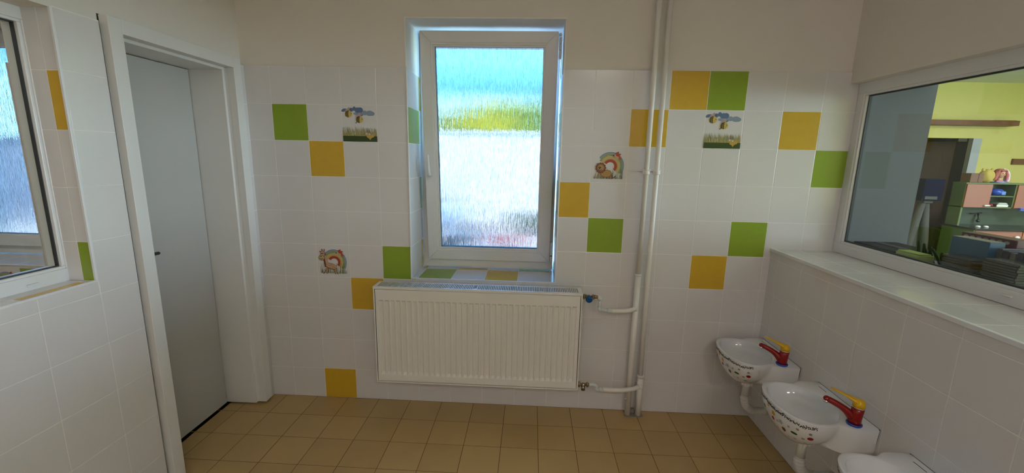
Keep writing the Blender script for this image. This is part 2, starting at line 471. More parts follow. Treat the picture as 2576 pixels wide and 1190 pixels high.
def window_unit(name, label, x0, x1, z0, z1, yf, tilt, sash, glass_z, pane):
    root = thing(name, label, None, (0, 0, 0)); root['kind'] = 'structure'
    mb = MB(); rect_frame(mb, x0, x1, z0, z1, 0.062, yf, yf + 0.07, PVC, 0.002, True)
    rect_frame(mb, x0 + 0.05, x1 - 0.05, z0 + 0.05, z1 - 0.05, 0.02, yf + 0.03, yf + 0.07, PVC, 0.001)
    mb.obj('window_frame', root)
    sx0, sx1, sz0, sz1 = sash
    sy = yf - 0.028                     # sash face
    piv = Vector((0, sy, sz0))
    M = Matrix.Translation(piv) @ Matrix.Rotation(tilt, 4, 'X') @ Matrix.Translation(-piv)
    def place(o): o.matrix_world = M; return o
    mb = MB()
    w = 0.062
    rect_frame(mb, sx0, sx1, sz0, sz1, w, sy, sy + 0.07, PVC, 0.0025, True)
    o = mb.obj('sash', root); place(o); sashobj = o
    gx0, gx1, gz0, gz1 = sx0 + 0.082, sx1 - 0.080, glass_z[0], glass_z[1]
    mb = MB()                           # stepped glazing bead
    rect_frame(mb, sx0 + w - 0.002, sx1 - w + 0.002, sz0 + w - 0.002, sz1 - w + 0.002, 0.012, sy + 0.005, sy + 0.05, PVC, 0.002)
    rect_frame(mb, sx0 + w + 0.008, sx1 - w - 0.008, sz0 + w + 0.008, sz1 - w - 0.008, 0.0115, sy + 0.012, sy + 0.05, PVC, 0.002)
    o = mb.obj('glazing_bead', sashobj)
    mb = MB(); rect_frame(mb, gx0 - 0.003, gx1 + 0.003, gz0 - 0.003, gz1 + 0.003, 0.005, sy + 0.020, sy + 0.045, RUBBER, 0)
    mb.obj('gasket', sashobj)
    mb = MB(); mb.box((gx0 - 0.002, sy + 0.026, gz0 - 0.002), (gx1 + 0.002, sy + 0.031, gz1 + 0.002), pane)
    mb.obj('glass_pane', sashobj)
    return root, sashobj, M, sy
TILT = math.asin(0.13 / 1.36)
win, sash, MS, SY = window_unit('window_1', 'white window with patterned glass, tilted open above the radiator',
                                0.778, 1.624, 0.812, 2.248, 0.275, TILT, (0.817, 1.602, 0.868, 2.228), (0.950, 2.148), RAIN)
# handle on the sash, turned up
mb = MB()
hx, hz = 0.853, 1.415
Mh = Matrix.Translation((hx, SY, hz)) @ Matrix.Rotation(math.radians(90), 4, 'X')
pl = [(0.015 * math.cos(a) , 0.015 * math.sin(a) + (0.018 if math.sin(a) >= 0 else -0.018)) for a in [2 * math.pi * k / 24 for k in range(24)]]
mb.prism(pl, 0, 0.008, PVC, M=Mh, bev=0.002)
mb.tube([(hx, SY - 0.006, hz + 0.004), (hx, SY - 0.040, hz + 0.004)], 0.0095, PVC)
mb.tube([(hx, SY - 0.036, hz), (hx - 0.001, SY - 0.043, hz + 0.02), (hx - 0.002, SY - 0.050, hz + 0.06), (hx - 0.003, SY - 0.054, hz + 0.105), (hx - 0.003, SY - 0.054, hz + 0.128)],
        [0.010, 0.009, 0.0075, 0.0070, 0.0062], PVC)
mb.obj('handle', sash)
mb = MB()
hx = 1.607
mb.box((hx, SY - 0.004, 2.085), (hx + 0.014, SY + 0.02, 2.13), PVC, 0.003); mb.box((hx, SY - 0.004, 2.132), (hx + 0.014, SY + 0.02, 2.165), PVC, 0.003)
mb.box((hx, SY - 0.004, 2.167), (hx + 0.014, SY + 0.02, 2.20), PVC, 0.003); mb.box((hx, SY + 0.0, 2.205), (hx + 0.008, SY + 0.02, 2.22), NICKEL, 0.002)
mb.obj('upper_hinge', sash)
mb = MB()
mb.box((hx - 0.003, SY - 0.006, 0.915), (hx + 0.013, SY + 0.022, 1.0), PVC, 0.004); mb.box((hx - 0.002, SY - 0.006, 0.872), (hx + 0.012, SY + 0.022, 0.909), PVC, 0.004)
mb.box((hx, SY - 0.002, 0.906), (hx + 0.01, SY + 0.02, 0.918), DARK)
mb.obj('lower_hinge', sash)
mb = MB()          # scissor arm at the top that holds the sash open
mb.tube([(1.10, 0.285, 2.19), (1.45, 0.16, 2.19)], 0.004, NICKEL, 8)
mb.obj('stay_arm', win)
mb = MB(); mb.box((0.60, 0.345, 0.77), (1.80, 0.52, 0.805), CEMENT, 0.004)
mb.obj('outer_sill', win)

# ------------------------------------------------------------------ inner window in the left wall
def inner_window(name, label, xf, side, y0, y1, z0, z1, w_out, w_bead, clip_z, clips, dark=0.006, dep=0.07):
    """fixed glazing in a wall of constant x; side=+1 room lies at +x"""
    root = thing(name, label, None); root['kind'] = 'structure'
    def fr(mb, a0, a1, b0, b1, w, xa, xb, m, bev):
        mb.box((xa, a0, b0), (xb, a1, b0 + w), m, bev); mb.box((xa, a0, b1 - w), (xb, a1, b1), m, bev)
        mb.box((xa, a0, b0 + w), (xb, a0 + w, b1 - w), m, bev); mb.box((xa, a1 - w, b0 + w), (xb, a1, b1 - w), m, bev)
    s = side
    mb = MB(); fr(mb, y0, y1, z0, z1, w_out, xf, xf - s * dep, PVC, 0.002); mb.obj('window_frame', root)
    mb = MB(); a = w_out - 0.001
    fr(mb, y0 + a, y1 - a, z0 + a, z1 - a, w_bead, xf - s * 0.006, xf - s * (dep * 0.9), PVC, 0.002); mb.obj('glazing_bead', root)
    a = w_out + w_bead - 0.003
    mb = MB(); fr(mb, y0 + a, y1 - a, z0 + a, z1 - a, dark + 0.002, xf - s * 0.018, xf - s * 0.031, RUBBER, 0); mb.obj('gasket', root)
    mb = MB(); mb.box((xf - s * 0.024, y0 + a, z0 + a), (xf - s * 0.028, y1 - a, z1 - a), CLEAR); mb.obj('glass_pane', root)
    for yc in clips:
        mb = MB(); pr = []
        mb.box((xf - s * 0.001, yc - 0.017, clip_z - 0.004), (xf + s * 0.010, yc + 0.017, clip_z + 0.004), PVC, 0.0035)
        mb.obj('drain_cap', root)
    return root
inner_window('window_2', 'white framed inner window in the left wall, a bright window showing through it', -0.250, 1, -2.300, -0.897, 1.037, 2.004, 0.053, 0.010, 1.061, (-1.066,), dark=0.003)
inner_window('window_3', 'wide white framed inner window above the ledge, looking into the yellow playroom', 3.176, -1, -4.600, 0.013, 1.047, 1.946, 0.055, 0.012, 1.081, (-0.160, -0.878), dep=0.036)

# ------------------------------------------------------------------ door in the left wall
door = thing('door_1', 'white door set deep in a wide white frame beside the window wall', None); door['kind'] = 'structure'
mb = MB()
xf = -0.125; zi, zo = DZ, 2.023
y0, y1 = DY0, DY1
mb.box((xf - 0.036, y0 - 0.055, 0.012), (xf, y0 + 0.0, zo), FRAMEW, 0.0015)          # near casing
mb.box((xf - 0.036, y1, 0.016), (xf, y1 + 0.058, zo), FRAMEW, 0.0015)                # far casing
mb.box((xf - 0.036, y0, zi), (xf, y1, zo), FRAMEW, 0.0015)                            # head casing
mb.box((-0.182, y0 - 0.03, 0.012), (xf - 0.002, y0 - 0.002, zi), FRAMEW)
mb.box((-0.182, y1 + 0.002, 0.014), (xf - 0.002, y1 + 0.03, zi), FRAMEW)
mb.box((-0.182, y0, zi + 0.002), (xf - 0.002, y1, zi + 0.03), FRAMEW)
mb.obj('casing', door)
mb = MB()
mb.box((-0.42, y1 - 0.012, 0.010), (-0.182, y1 + 0.03, zi - 0.012), FRAMEW, 0.0015)   # lining, far side
mb.box((-0.42, y0 - 0.03, 0.010), (-0.182, y0 + 0.012, zi - 0.012), FRAMEW, 0.0015)
mb.box((-0.42, y0 - 0.03, zi - 0.012), (-0.182, y1 + 0.03, zi + 0.03), FRAMEW, 0.0015)
mb.obj('lining', door)
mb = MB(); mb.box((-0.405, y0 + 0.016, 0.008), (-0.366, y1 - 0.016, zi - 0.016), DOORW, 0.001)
leaf = mb.obj('door_leaf', door)
mb = MB()
hy = -0.640
mb.box((-0.366, hy - 0.02, 0.93), (-0.361, hy + 0.02, 1.10), HANDLED, 0.002)
mb.tube([(-0.364, hy, 1.045), (-0.328, hy, 1.045), (-0.320, hy + 0.015, 1.044), (-0.319, hy + 0.145, 1.040)], [0.0095, 0.0095, 0.0095, 0.008], HANDLED, 14)
mb.ball((-0.319, hy + 0.145, 1.040), 0.008, HANDLED)
mb.obj('door_handle', leaf)
mb = MB(); mb.box((-0.46, y0 - 0.1, -0.05), (-0.35, 0.0, 0.0), FLOOR)
struct(mb.obj('trim_5'), 'threshold under the white door')

# ------------------------------------------------------------------ radiator under the window
rx0, rx1, ry0, ry1, rz0, rz1 = 0.594, 1.775, -0.155, -0.052, 0.212, 0.797
rad = thing('radiator', 'white ribbed panel radiator hanging on the wall below the window', 'radiator', (0, 0, 0))
mb = MB()
def rib_panel(mb, x0, x1, z0, z1, y, out, m, n=35, depth=0.0075):
    """pressed steel panel with n vertical channels; front surface at y, out=-1 faces camera"""
    pitch = (x1 - x0 - 0.030) / n
    prof = []                                # (x, depthfactor): raised welts between sunken channels
    xs = [(x0, 0)]
    for k in range(n):
        a = x0 + 0.015 + k * pitch
        xs += [(a + pitch * 0.08, 0), (a + pitch * 0.24, 1), (a + pitch * 0.76, 1), (a + pitch * 0.92, 0)]
    xs.append((x1, 0))
    zt, zb = z1 - 0.062, z0 + 0.042
    zs = [(z0, 0), (zb - 0.004, 0), (zb + 0.013, 1), (zt - 0.010, 1), (zt, 0), (z1, 0)]
    grid = [[mb.bm.verts.new((x, y - out * depth * f * g, z)) for x, f in xs] for z, g in zs]
    i = mb.mi(m)
    for r in range(len(zs) - 1):
        for c in range(len(xs) - 1):
            fc = mb.bm.faces.new((grid[r][c], grid[r][c+1], grid[r+1][c+1], grid[r+1][c])); fc.material_index = i
rib_panel(mb, rx0 + 0.012, rx1 - 0.012, rz0 + 0.010, rz1 - 0.016, ry0, -1, ENAMEL)
mb.box((rx0 + 0.012, ry0 + 0.0085, rz0 + 0.012), (rx1 - 0.012, ry0 + 0.014, rz1 - 0.018), ENAMEL)
mb.obj('front_panel', rad, fix=False)
mb = MB()
mb.box((rx0 + 0.012, ry1 - 0.012, rz0 + 0.012), (rx1 - 0.012, ry1 - 0.006, rz1 - 0.03), ENAMEL)
for k in range(60):
    x = rx0 + 0.03 + k * (rx1 - rx0 - 0.06) / 59
    mb.box((x - 0.0007, ry0 + 0.03, rz0 + 0.03), (x + 0.0007, ry1 - 0.012, rz1 - 0.05), ENAMEL)
mb.obj('rear_panel', rad)
for sx in (0, 1):
    mb = MB(); xa = rx0 if sx == 0 else rx1 - 0.002
    mb.box((xa, ry0 + 0.001, rz0 + 0.004), (xa + 0.002, ry1, rz1 - 0.0016), ENAMEL, 0.0005)
    xb = rx0 + 0.002 if sx == 0 else rx1 - 0.008
    mb.box((xb, ry0 - 0.001, rz0 + 0.004), (xb + 0.006, ry0 + 0.002, rz1 - 0.014), ENAMEL, 0.0005)
    mb.obj('side_cover', rad)
mb = MB(); mb.box((rx0 + 0.004, ry0 - 0.001, rz0 - 0.002), (rx1 - 0.004, ry0 + 0.004, rz0 + 0.005), ENAMEL, 0.0015)
mb.obj('bottom_lip', rad)
mb = MB()          # top grille with about a hundred slots
zt = rz1
mb.box((rx0, ry0 - 0.0015, zt - 0.0135), (rx1, ry0 + 0.0005, zt + 0.0002), ENAMEL, 0.0006)
mb.box((rx0, ry1, zt - 0.012), (rx1, ry1 + 0.0015, zt + 0.0002), ENAMEL)
mb.box((rx0 + 0.022, ry0 + 0.0006, zt - 0.0015), (rx1 - 0.022, ry0 + 0.012, zt), ENAMEL); mb.box((rx0 + 0.022, ry1 - 0.012, zt - 0.0015), (rx1 - 0.022, ry1, zt), ENAMEL)
mb.box((rx0, ry0 + 0.0006, zt - 0.0015), (rx0 + 0.0218, ry1, zt), ENAMEL); mb.box((rx1 - 0.0218, ry0 + 0.0006, zt - 0.0015), (rx1, ry1, zt), ENAMEL)
ns = 116; p = (rx1 - rx0 - 0.044) / ns
for k in range(1, ns):
    x = rx0 + 0.022 + k * p
    if abs(x - 1.171) < 0.012: continue
    mb.box((x - 0.0022, ry0 + 0.0121, zt - 0.0040), (x + 0.0022, ry1 - 0.0121, zt), ENAMEL)
mb.obj('top_grille', rad)
mb = MB(); mb.box((1.160, ry0 + 0.014, zt - 0.004), (1.182, ry1 - 0.014, zt + 0.001), CHROME, 0.001)
mb.box((1.165, ry0 + 0.02, zt + 0.001), (1.169, ry1 - 0.03, zt + 0.002), BLUECAP); mb.box((1.173, ry0 + 0.03, zt + 0.001), (1.177, ry1 - 0.02, zt + 0.002), BLUECAP)
o = mb.obj('maker_badge', rad); o['label'] = 'small shiny badge clipped in the grille'
for x in (0.80, 1.57):
    mb = MB(); mb.box((x - 0.012, ry1 - 0.002, rz0 + 0.04), (x + 0.012, -0.0008, rz1 - 0.06), ENAMEL); mb.obj('wall_bracket', rad)
# valves
def hexnut(mb, c, r, l, m):
    M = Matrix.Translation(c) @ Matrix.Rotation(math.radians(90), 4, 'Y')
    mb.prism([(r * math.cos(a), r * math.sin(a)) for a in [math.pi / 3 * k + 0.3 for k in range(6)]], -l / 2, l / 2, m, M=M, bev=0.001)
vy = -0.100
mb = MB(); vz = 0.762
mb.tube([(1.772, vy, vz), (1.862, vy, vz - 0.002)], 0.0085, NICKEL)
mb.tube([(1.778, vy, vz), (1.782, vy, vz)], 0.015, NICKEL)
hexnut(mb, (1.790, vy, vz), 0.0165, 0.012, NICKEL); mb.tube([(1.799, vy, vz), (1.803, vy, vz)], 0.0145, NICKEL)
mb.ball((1.815, vy, vz - 0.002), (0.015, 0.014, 0.014), NICKEL)
hexnut(mb, (1.840, vy, vz - 0.001), 0.0165, 0.012, NICKEL); mb.tube([(1.848, vy, vz), (1.856, vy, vz)], 0.011, NICKEL)
mb.tube([(1.856, vy, vz), (1.866, vy, vz)], 0.0095, COPPER)
v = mb.obj('inlet_valve', rad); v['label'] = 'nickel valve at the upper right corner'
mb = MB()
mb.tube([(1.815, vy - 0.010, vz - 0.004), (1.815, vy - 0.024, vz - 0.008), (1.815, vy - 0.032, vz - 0.009), (1.815, vy - 0.035, vz - 0.010)], [0.017, 0.0195, 0.0185, 0.0165], BLUECAP, 28)
o = mb.obj('valve_cap', v); o['label'] = 'blue plastic cap'
mb = MB(); vz2 = 0.220; a = 1.772
mb.tube([(a, vy, vz2), (1.850, vy, vz2)], 0.0085, NICKEL); hexnut(mb, (1.789, vy, vz2), 0.0175, 0.014, NICKEL)
mb.tube([(1.779, vy, vz2), (1.783, vy, vz2)], 0.016, NICKEL)
mb.ball((1.812, vy - 0.002, vz2 - 0.002), (0.014, 0.014, 0.013), NICKEL)
mb.tube([(1.812, vy - 0.004, vz2 - 0.006), (1.811, vy - 0.012, vz2 - 0.026)], [0.012, 0.0125], NICKEL); mb.ball((1.811, vy - 0.0125, vz2 - 0.0275), (0.0125, 0.0125, 0.004), NICKEL)
hexnut(mb, (1.836, vy, vz2), 0.0155, 0.012, NICKEL)
mb.obj('return_valve', rad)['label'] = 'nickel valve at the lower right corner'

# ------------------------------------------------------------------ heating pipes
def bez(a, b, c, d, n=8):
    a, b, c, d = map(Vector, (a, b, c, d))
    return [a*(1-t)**3 + b*3*t*(1-t)**2 + c*3*t*t*(1-t) + d*t**3 for t in [k / n for k in range(n + 1)]]
PY = -0.046
px1, px2 = 2.097, 2.152
p1 = thing('heating_pipe', 'left white painted heating pipe, the one feeding the top of the radiator', 'pipe', (0, 0, 0))
mb = MB(); mb.tube([(px1, PY, 0.003), (px1, PY, 0.882)], 0.0170, PIPE, 24)
mb.tube([(px1, PY, 0.878), (px1, PY, 0.890)], 0.0182, PIPE, 24)
mb.tube([(px1 - 0.015, PY - 0.004, 0.108), (px1 - 0.022, PY - 0.004, 0.11)], 0.005, PIPE, 8)
mb.obj('lower_riser', p1)
mb = MB(); mb.tube([(px1, PY, 0.88), (px1, PY, ZC)], 0.0135, PIPE, 24); mb.obj('upper_riser', p1)
def sleeve(par, x):
    mb = MB(); mb.tube([(x, PY, 1.452), (x, PY, 1.458), (x, PY, 1.470), (x, PY, 1.476)], [0.0165, 0.018, 0.017, 0.0155], PIPE, 20)
    for s in (-1, 1): mb.box((x + s * 0.0155 - 0.0035, PY - 0.007, 1.452), (x + s * 0.0155 + 0.0035, PY + 0.008, 1.482), PIPE, 0.002)
    mb.tube([(x, PY, 1.466), (x, 0.0, 1.466)], 0.004, PIPE, 8)
    mb.obj('pipe_clamp', par)
sleeve(p1, px1)
mb = MB(); zb = 0.678; by = -0.088
mb.tube(bez((1.945, by, zb - 0.001), (2.00, by, zb), (2.06, by, zb), (px1 - 0.004, PY - 0.015, zb + 0.012), 10), 0.0125, PIPE, 18)
mb.ball((px1 - 0.004, PY - 0.014, zb + 0.010), 0.0165, PIPE)
mb.obj('branch', p1)
mb = MB()
mb.tube([(1.866, vy, 0.761), (1.874, vy, 0.760), (1.880, vy + 0.002, 0.753), (1.880, vy + 0.003, 0.744)], [0.0115, 0.013, 0.0135, 0.0125], PUTTY, 16)
mb.tube([(1.880, vy + 0.003, 0.75), (1.8795, vy + 0.006, 0.70)], 0.0085, PUTTY, 14)
mb.tube([(1.8795, vy + 0.006, 0.705), (1.8795, vy + 0.007, 0.697), (1.884, by, 0.686), (1.892, by, 0.682)], [0.0105, 0.0125, 0.0125, 0.0105], PUTTY, 14)
mb.tube([(1.888, by, 0.6825), (1.930, by, 0.679)], 0.0088, PUTTY, 14)
mb.tube([(1.926, by, 0.679), (1.931, by, 0.679)], 0.0115, PUTTY, 14); mb.tube([(1.931, by, 0.679), (1.951, by, 0.679)], [0.0135, 0.0138], PUTTY, 14)
mb.obj('copper_link', p1)['label'] = 'thin whitish link with soldered elbows'

p2 = thing('heating_pipe', 'right white painted heating pipe, the one joined to the bottom of the radiator', 'pipe', (0, 0, 0))
mb = MB(); mb.tube([(px2 + 0.008, PY, 0.003), (px2 + 0.006, PY, 0.258)], 0.0178, PIPE, 24)
mb.tube([(px2 + 0.006, PY, 0.250), (px2 + 0.006, PY, 0.266)], 0.0198, PIPE, 24); mb.obj('lower_riser', p2)
mb = MB(); mb.tube([(px2 + 0.005, PY, 0.25), (px2, PY, 0.9), (px2, PY, ZC)], 0.0135, PIPE, 24); mb.obj('upper_riser', p2)
sleeve(p2, px2)
mb = MB(); zb = 0.192; by = -0.100
mb.tube(bez((1.925, by + 0.004, zb - 0.002), (1.99, by, zb - 0.003), (2.09, by - 0.004, zb - 0.003), (px2, PY - 0.015, zb + 0.008), 12), 0.0130, PIPE, 18)
mb.ball((px2 + 0.002, PY - 0.014, zb + 0.006), 0.0175, PIPE); mb.obj('branch', p2)
mb = MB()
mb.tube([(1.846, vy, vz2)] + bez((1.852, vy, vz2), (1.885, vy, vz2), (1.893, vy, vz2 - 0.002), (1.895, vy, vz2 - 0.018), 6), 0.0090, PUTTY, 14)
mb.tube([(1.8935, vy, vz2 - 0.014), (1.893, vy, vz2 - 0.026), (1.898, vy, vz2 - 0.031), (1.910, by + 0.004, zb - 0.002)], [0.0095, 0.0105, 0.0105, 0.011], PUTTY, 14)
mb.tube([(1.908, by + 0.004, zb - 0.002), (1.930, by + 0.004, zb - 0.002)], [0.0135, 0.0142], PUTTY, 14)
mb.obj('copper_link', p2)['label'] = 'whitish bent link behind the bottom valve'
mb = MB()
random.seed(4)
pl = []
for k in range(26):
    a = 2 * math.pi * k / 26; r = 1 + random.uniform(-0.07, 0.07)
    pl.append((2.132 + 0.055 * r * max(-1, min(1, 1.25 * math.cos(a))), -0.036 + 0.034 * r * max(-1, min(1, 1.2 * math.sin(a)))))
mb.prism(pl, 0.0, 0.004, CEMENT, bev=0.001)
mb.box((2.11, -0.03, 0.0), (2.145, -0.001, 0.025), CEMENT, 0.006)
struct(mb.obj('trim_6'), 'rough cement patch where the pipes enter the floor')

# ------------------------------------------------------------------ wash basins
ZB = 0.526                                   # rim height
CP = 0.162                                   # polar centre, distance from wall
def s_out(d): return max(0.16, (1 - (min(d, 0.1715) / 0.172) ** 2.1) ** 0.62)
def in_bowl(p, q, s):
    a = (p - 0.206) / (0.109 if p > 0.206 else 0.150)
    return abs(a) ** 2.2 + abs(q / 0.172) ** 2.2 <= s ** 2.2
def hw(p):
    for (a, ha), (b, hb) in zip(((0, .183), (.092, .183), (.140, .148), (.165, .11), (.20, .0)), ((.092, .183), (.140, .148), (.165, .11), (.20, .0), (.3, 0))):
        if a <= p <= b: return ha + (hb - ha) * (p - a) / (b - a)
    return 0
def in_block(p, q, sh=0.0): return 0 <= p <= 0.2 and abs(q) <= hw(p) - sh
_c = {}
def R_raw(phi, d):
    k = (round(phi, 4), round(d, 4))
    if k in _c: return _c[k]
    s = s_out(d); c, n = math.cos(phi), math.sin(phi)
    sh = 0.0 + 0.05 * d + (0.003 if d < 0.002 else 0)
    best = 0.0; r = 0.004
    f1 = min(d, 0.12)
    while r < 0.36:
        p, q = CP + r * c, r * n
        if in_bowl(p, q, s) or (d <= 0.121 and in_block(p, q, sh)): best = r
        r += 0.0006
    if d > 0.121:
        t = (d - 0.12) / 0.048
        rb = R_raw(phi, 0.12)
        best = max(best, rb * (1 - t) + 0.036 * t) if abs(phi) > 1.1 else max(best, 0.036)
    if d < 0.003 and abs(best * c + CP) > 0.001: best -= 0.003
    _c[k] = best; return best
def R_out(phi, d):
    w = 0.05 if d < 0.1 else 0.02
    return sum(R_raw(phi + o * w, d) * q for o, q in ((-2, .1), (-1, .2), (0, .4), (1, .2), (2, .1))) if abs(CP + R_raw(phi, d) * math.cos(phi)) > 0.06 else R_raw(phi, d)
def R_in(phi, d):
    s = max(0.0, 1 - (d / 0.128) ** 1.75) ** 0.72
    c, n = math.cos(phi), math.sin(phi); r = 0.002; best = 0.02
    while r < 0.3:
        p, q = CP + r * c, r * n
        a = (p - 0.196) / (0.106 if p > 0.196 else 0.130)
        if abs(a) ** 2.1 + abs(q / 0.152) ** 2.1 <= s ** 2.1: best = r
        r += 0.0006
    return best
NP = 112
def surf(phi, d, off=0.0):
    def P(f, e): 
        r = R_out(f, max(0.0031, e)); return Vector((-(CP + r * math.cos(f)), -r * math.sin(f), -e))
    p = P(phi, d)
    if off:
        a = P(phi + 0.03, d) - P(phi - 0.03, d); b = P(phi, d + 0.004) - P(phi, d - 0.004)
        n = a.cross(b).normalized()
        if n.dot(p - Vector((-CP, 0, -0.05))) < 0: n = -n
        p = p + n * off
    return p
basin = thing('wash_basin', 'small white wash basin with red tap, the one nearest the window wall', 'wash basin', (XR, -0.215, ZB), 'wash basins along the right wall')
mb = MB()
phis = [-math.pi + 2 * math.pi * (k + 0.5) / NP for k in range(NP)]
rings = []
def ring(fn, z): rings.append([mb.bm.verts.new((-(CP + fn(f) * math.cos(f)), -fn(f) * math.sin(f), z)) for f in phis])
for rr in (0.022,): ring(lambda f: 0.022, -0.126)
for d in (0.122, 0.112, 0.095, 0.075, 0.055, 0.035, 0.018, 0.007, 0.002): ring(lambda f, d=d: max(0.024, R_in(f, d)), -d)
ring(lambda f: R_in(f, 0) + 0.003, 0.0)
ring(lambda f: R_out(f, 0.0) - 0.001, 0.0)
for d in (0.0032, 0.010, 0.02, 0.035, 0.05, 0.065, 0.08, 0.095, 0.11, 0.12, 0.128, 0.136, 0.146, 0.156, 0.166): ring(lambda f, d=d: R_out(f, d), -d if d > 0.004 else -0.0025)
ring(lambda f: 0.026, -0.168)
i = mb.mi(PORC)
for A, B in zip(rings, rings[1:]):
    for j in range(NP):
        f = mb.bm.faces.new((A[j], A[(j+1) % NP], B[(j+1) % NP], B[j])); f.material_index = i; f.smooth = True
mb.tube([(-CP, 0, -0.130), (-CP, 0, -0.1245)], [0.024, 0.022], CHROME, 20)
body = mb.obj('basin_bowl', basin)
body.data.set_sharp_from_angle(angle=math.radians(38))
# printed decorations, laid on the outside of the bowl
INK = mat('decal_black', (0.02, 0.02, 0.025), 0.25); DRED = mat('decal_red', (0.30, 0.008, 0.012), 0.2); DGRN = mat('decal_green', (0.01, 0.10, 0.02), 0.2)
DYEL = mat('decal_yellow', (0.62, 0.33, 0.02), 0.25); DBLU = mat('decal_blue', (0.36, 0.43, 0.52), 0.25); DGRY = mat('decal_grey', (0.30, 0.27, 0.22), 0.3)
mb = MB(); random.seed(11)
def decal(phi0, d0, poly, m, off=0.0006):
    sc = (surf(phi0 + 0.02, d0) - surf(phi0 - 0.02, d0)).length / 0.04
    sv = (surf(phi0, d0 + 0.004) - surf(phi0, d0 - 0.004)).length / 0.008
    P = [surf(phi0 + a / sc, d0 + b / sv, off) for a, b in poly]; c = surf(phi0, d0, off)
    for k in range(len(P)): mb.face([c, P[k], P[(k+1) % len(P)]], m)
def blob(r, n=16, k=0, amp=0.0, ph=0.0, sq=1.0):
    return [((r * (1 + amp * math.cos(k * t + ph))) * math.cos(t), sq * (r * (1 + amp * math.cos(k * t + ph))) * math.sin(t)) for t in [2 * math.pi * j / n for j in range(n)]]
ph = -0.9
while ph < 1.22:                                     # jagged black band of little marks
    d0 = 0.019 + 0.003 * math.sin(ph * 9)
    for q in range(2):
        a = random.uniform(0, math.pi); L = random.uniform(0.004, 0.0075); w = 0.0012
        ux, uy = math.cos(a), math.sin(a)
        dd = d0 + random.uniform(-0.004, 0.004)
        decal(ph + random.uniform(-.01, .01), dd, [(-ux*L - uy*w, -uy*L + ux*w), (-ux*L + uy*w, -uy*L - ux*w), (ux*L + uy*w, uy*L - ux*w), (ux*L - uy*w, uy*L + ux*w)], INK)
    ph += 0.036
for f, d, poly, m in ((1.12, .072, blob(.0105), DRED), (0.78, .073, blob(.011, sq=0.75, k=2, amp=.2), DGRN), (0.14, .046, blob(.0105, 20, 5, .22), DYEL),
                      (0.42, .058, blob(.010, 20, 5, .25), DBLU), (0.10, .072, blob(.0085), DRED), (0.50, .085, blob(.0095, 20, 6, .25), INK),
                      (0.49, .080, blob(.005), DYEL), (0.52, .093, blob(.0045), DRED), (-0.10, .030, blob(.008, 20, 5, .2), DYEL), (-0.35, .055, blob(.009), DGRN),
                      (-0.25, .08, blob(.008, 20, 5, .2), DYEL), (0.85, .045, blob(.006, 20, 6, .3), DGRY), (1.10, .047, blob(.006, 20, 6, .3), DGRY),
                      (0.98, .083, blob(.0065, 20, 6, .3), DGRY), (0.65, .055, blob(.005, 20, 6, .3), DGRY), (0.80, .105, blob(.006, 20, 6, .3), DGRY),
                      (1.05, .110, blob(.0065, 20, 6, .3), DGRY), (0.25, .10, blob(.006, 20, 6, .3), DGRY), (0.62, .115, blob(.005, 20, 6, .3), DGRY), (0.30, .066, blob(.005, 20, 6, .3), DGRY)):
    decal(f, d, poly, m)
o = mb.obj('printed_decoration', basin, fix=False); o['label'] = 'black zigzag band and coloured dots'
mb = MB()
M = Matrix.Rotation(math.radians(90), 4, 'X')
t = 0.0035
mb.prism([(-0.166, -0.118), (0.166, -0.118), (0.177, 0.0008), (-0.177, 0.0008)], -0.0022, -0.0001, mat('basin_seal', (0.12, 0.11, 0.10), 0.6), M=Matrix(((0, 0, 1, 0), (1, 0, 0, 0), (0, 1, 0, 0), (0, 0, 0, 1))))
mb.box((-0.028, 0.085, 0.0), (-0.025, 0.135, 0.0006), mat('basin_seal', (0.12, 0.11, 0.10)))
mb.obj('seal', basin)
# tap
tap = Vector((-0.078, -0.147, 0))
u = Vector((-0.083, 0.038, 0)).normalized()
mb = MB(); mb.tube([tap + Vector((0, 0, 0.0)), tap + Vector((0, 0, 0.003)), tap + Vector((0, 0, 0.008)), tap + Vector((0, 0, 0.009))], [0.0245, 0.0265, 0.0262, 0.024], BLUE, 28)
mb.obj('tap_base_ring', basin)['label'] = 'blue ring under the tap'
mb = MB()
lean = Vector((0.004, -0.002, 0))
mb.tube([tap + Vector((0, 0, 0.008)), tap + Vector((0, 0, 0.03)), tap + lean * 0.6 + Vector((0, 0, 0.055)), tap + lean + Vector((0, 0, 0.076))], [0.0228, 0.0215, 0.0208, 0.0205], RED, 28)
a0 = tap + u * 0.010 + Vector((0, 0, 0.030)); a3 = tap + u * 0.098 + Vector((0, 0, 0.083))
pts = bez(a0, tap + u * 0.030 + Vector((0, 0, 0.056)), tap + u * 0.055 + Vector((0, 0, 0.070)), a3, 10)
mb.tube(pts, [0.018, 0.0172, 0.0160, 0.0148, 0.0138, 0.0130, 0.0125, 0.0122, 0.0120, 0.0118, 0.0112], RED, 20)
mb.ball(a3, (0.0115, 0.0115, 0.0115), RED)
mb.obj('tap_body', basin)['label'] = 'red tap body with its spout'
mb = MB(); mb.tube([a3 + Vector((0, 0, -0.006)), a3 + u * 0.001 + Vector((0, 0, -0.0145))], [0.0095, 0.0095], CHROME, 18); mb.obj('aerator', basin)
mb = MB(); tt = tap + lean
mb.tube([tt + Vector((0, 0, 0.0755)), tt + Vector((0, 0, 0.079))], [0.0212, 0.0212], CHROME, 28)
mb.obj('chrome_collar', basin)
mb = MB()
mb.tube([tt + Vector((0, 0, 0.079)), tt + Vector((0, 0, 0.092)), tt + Vector((0, 0, 0.102)), tt + Vector((0, 0, 0.108)), tt + Vector((0, 0, 0.110))], [0.0208, 0.0205, 0.0185, 0.012, 0.003], YELLOW, 24)
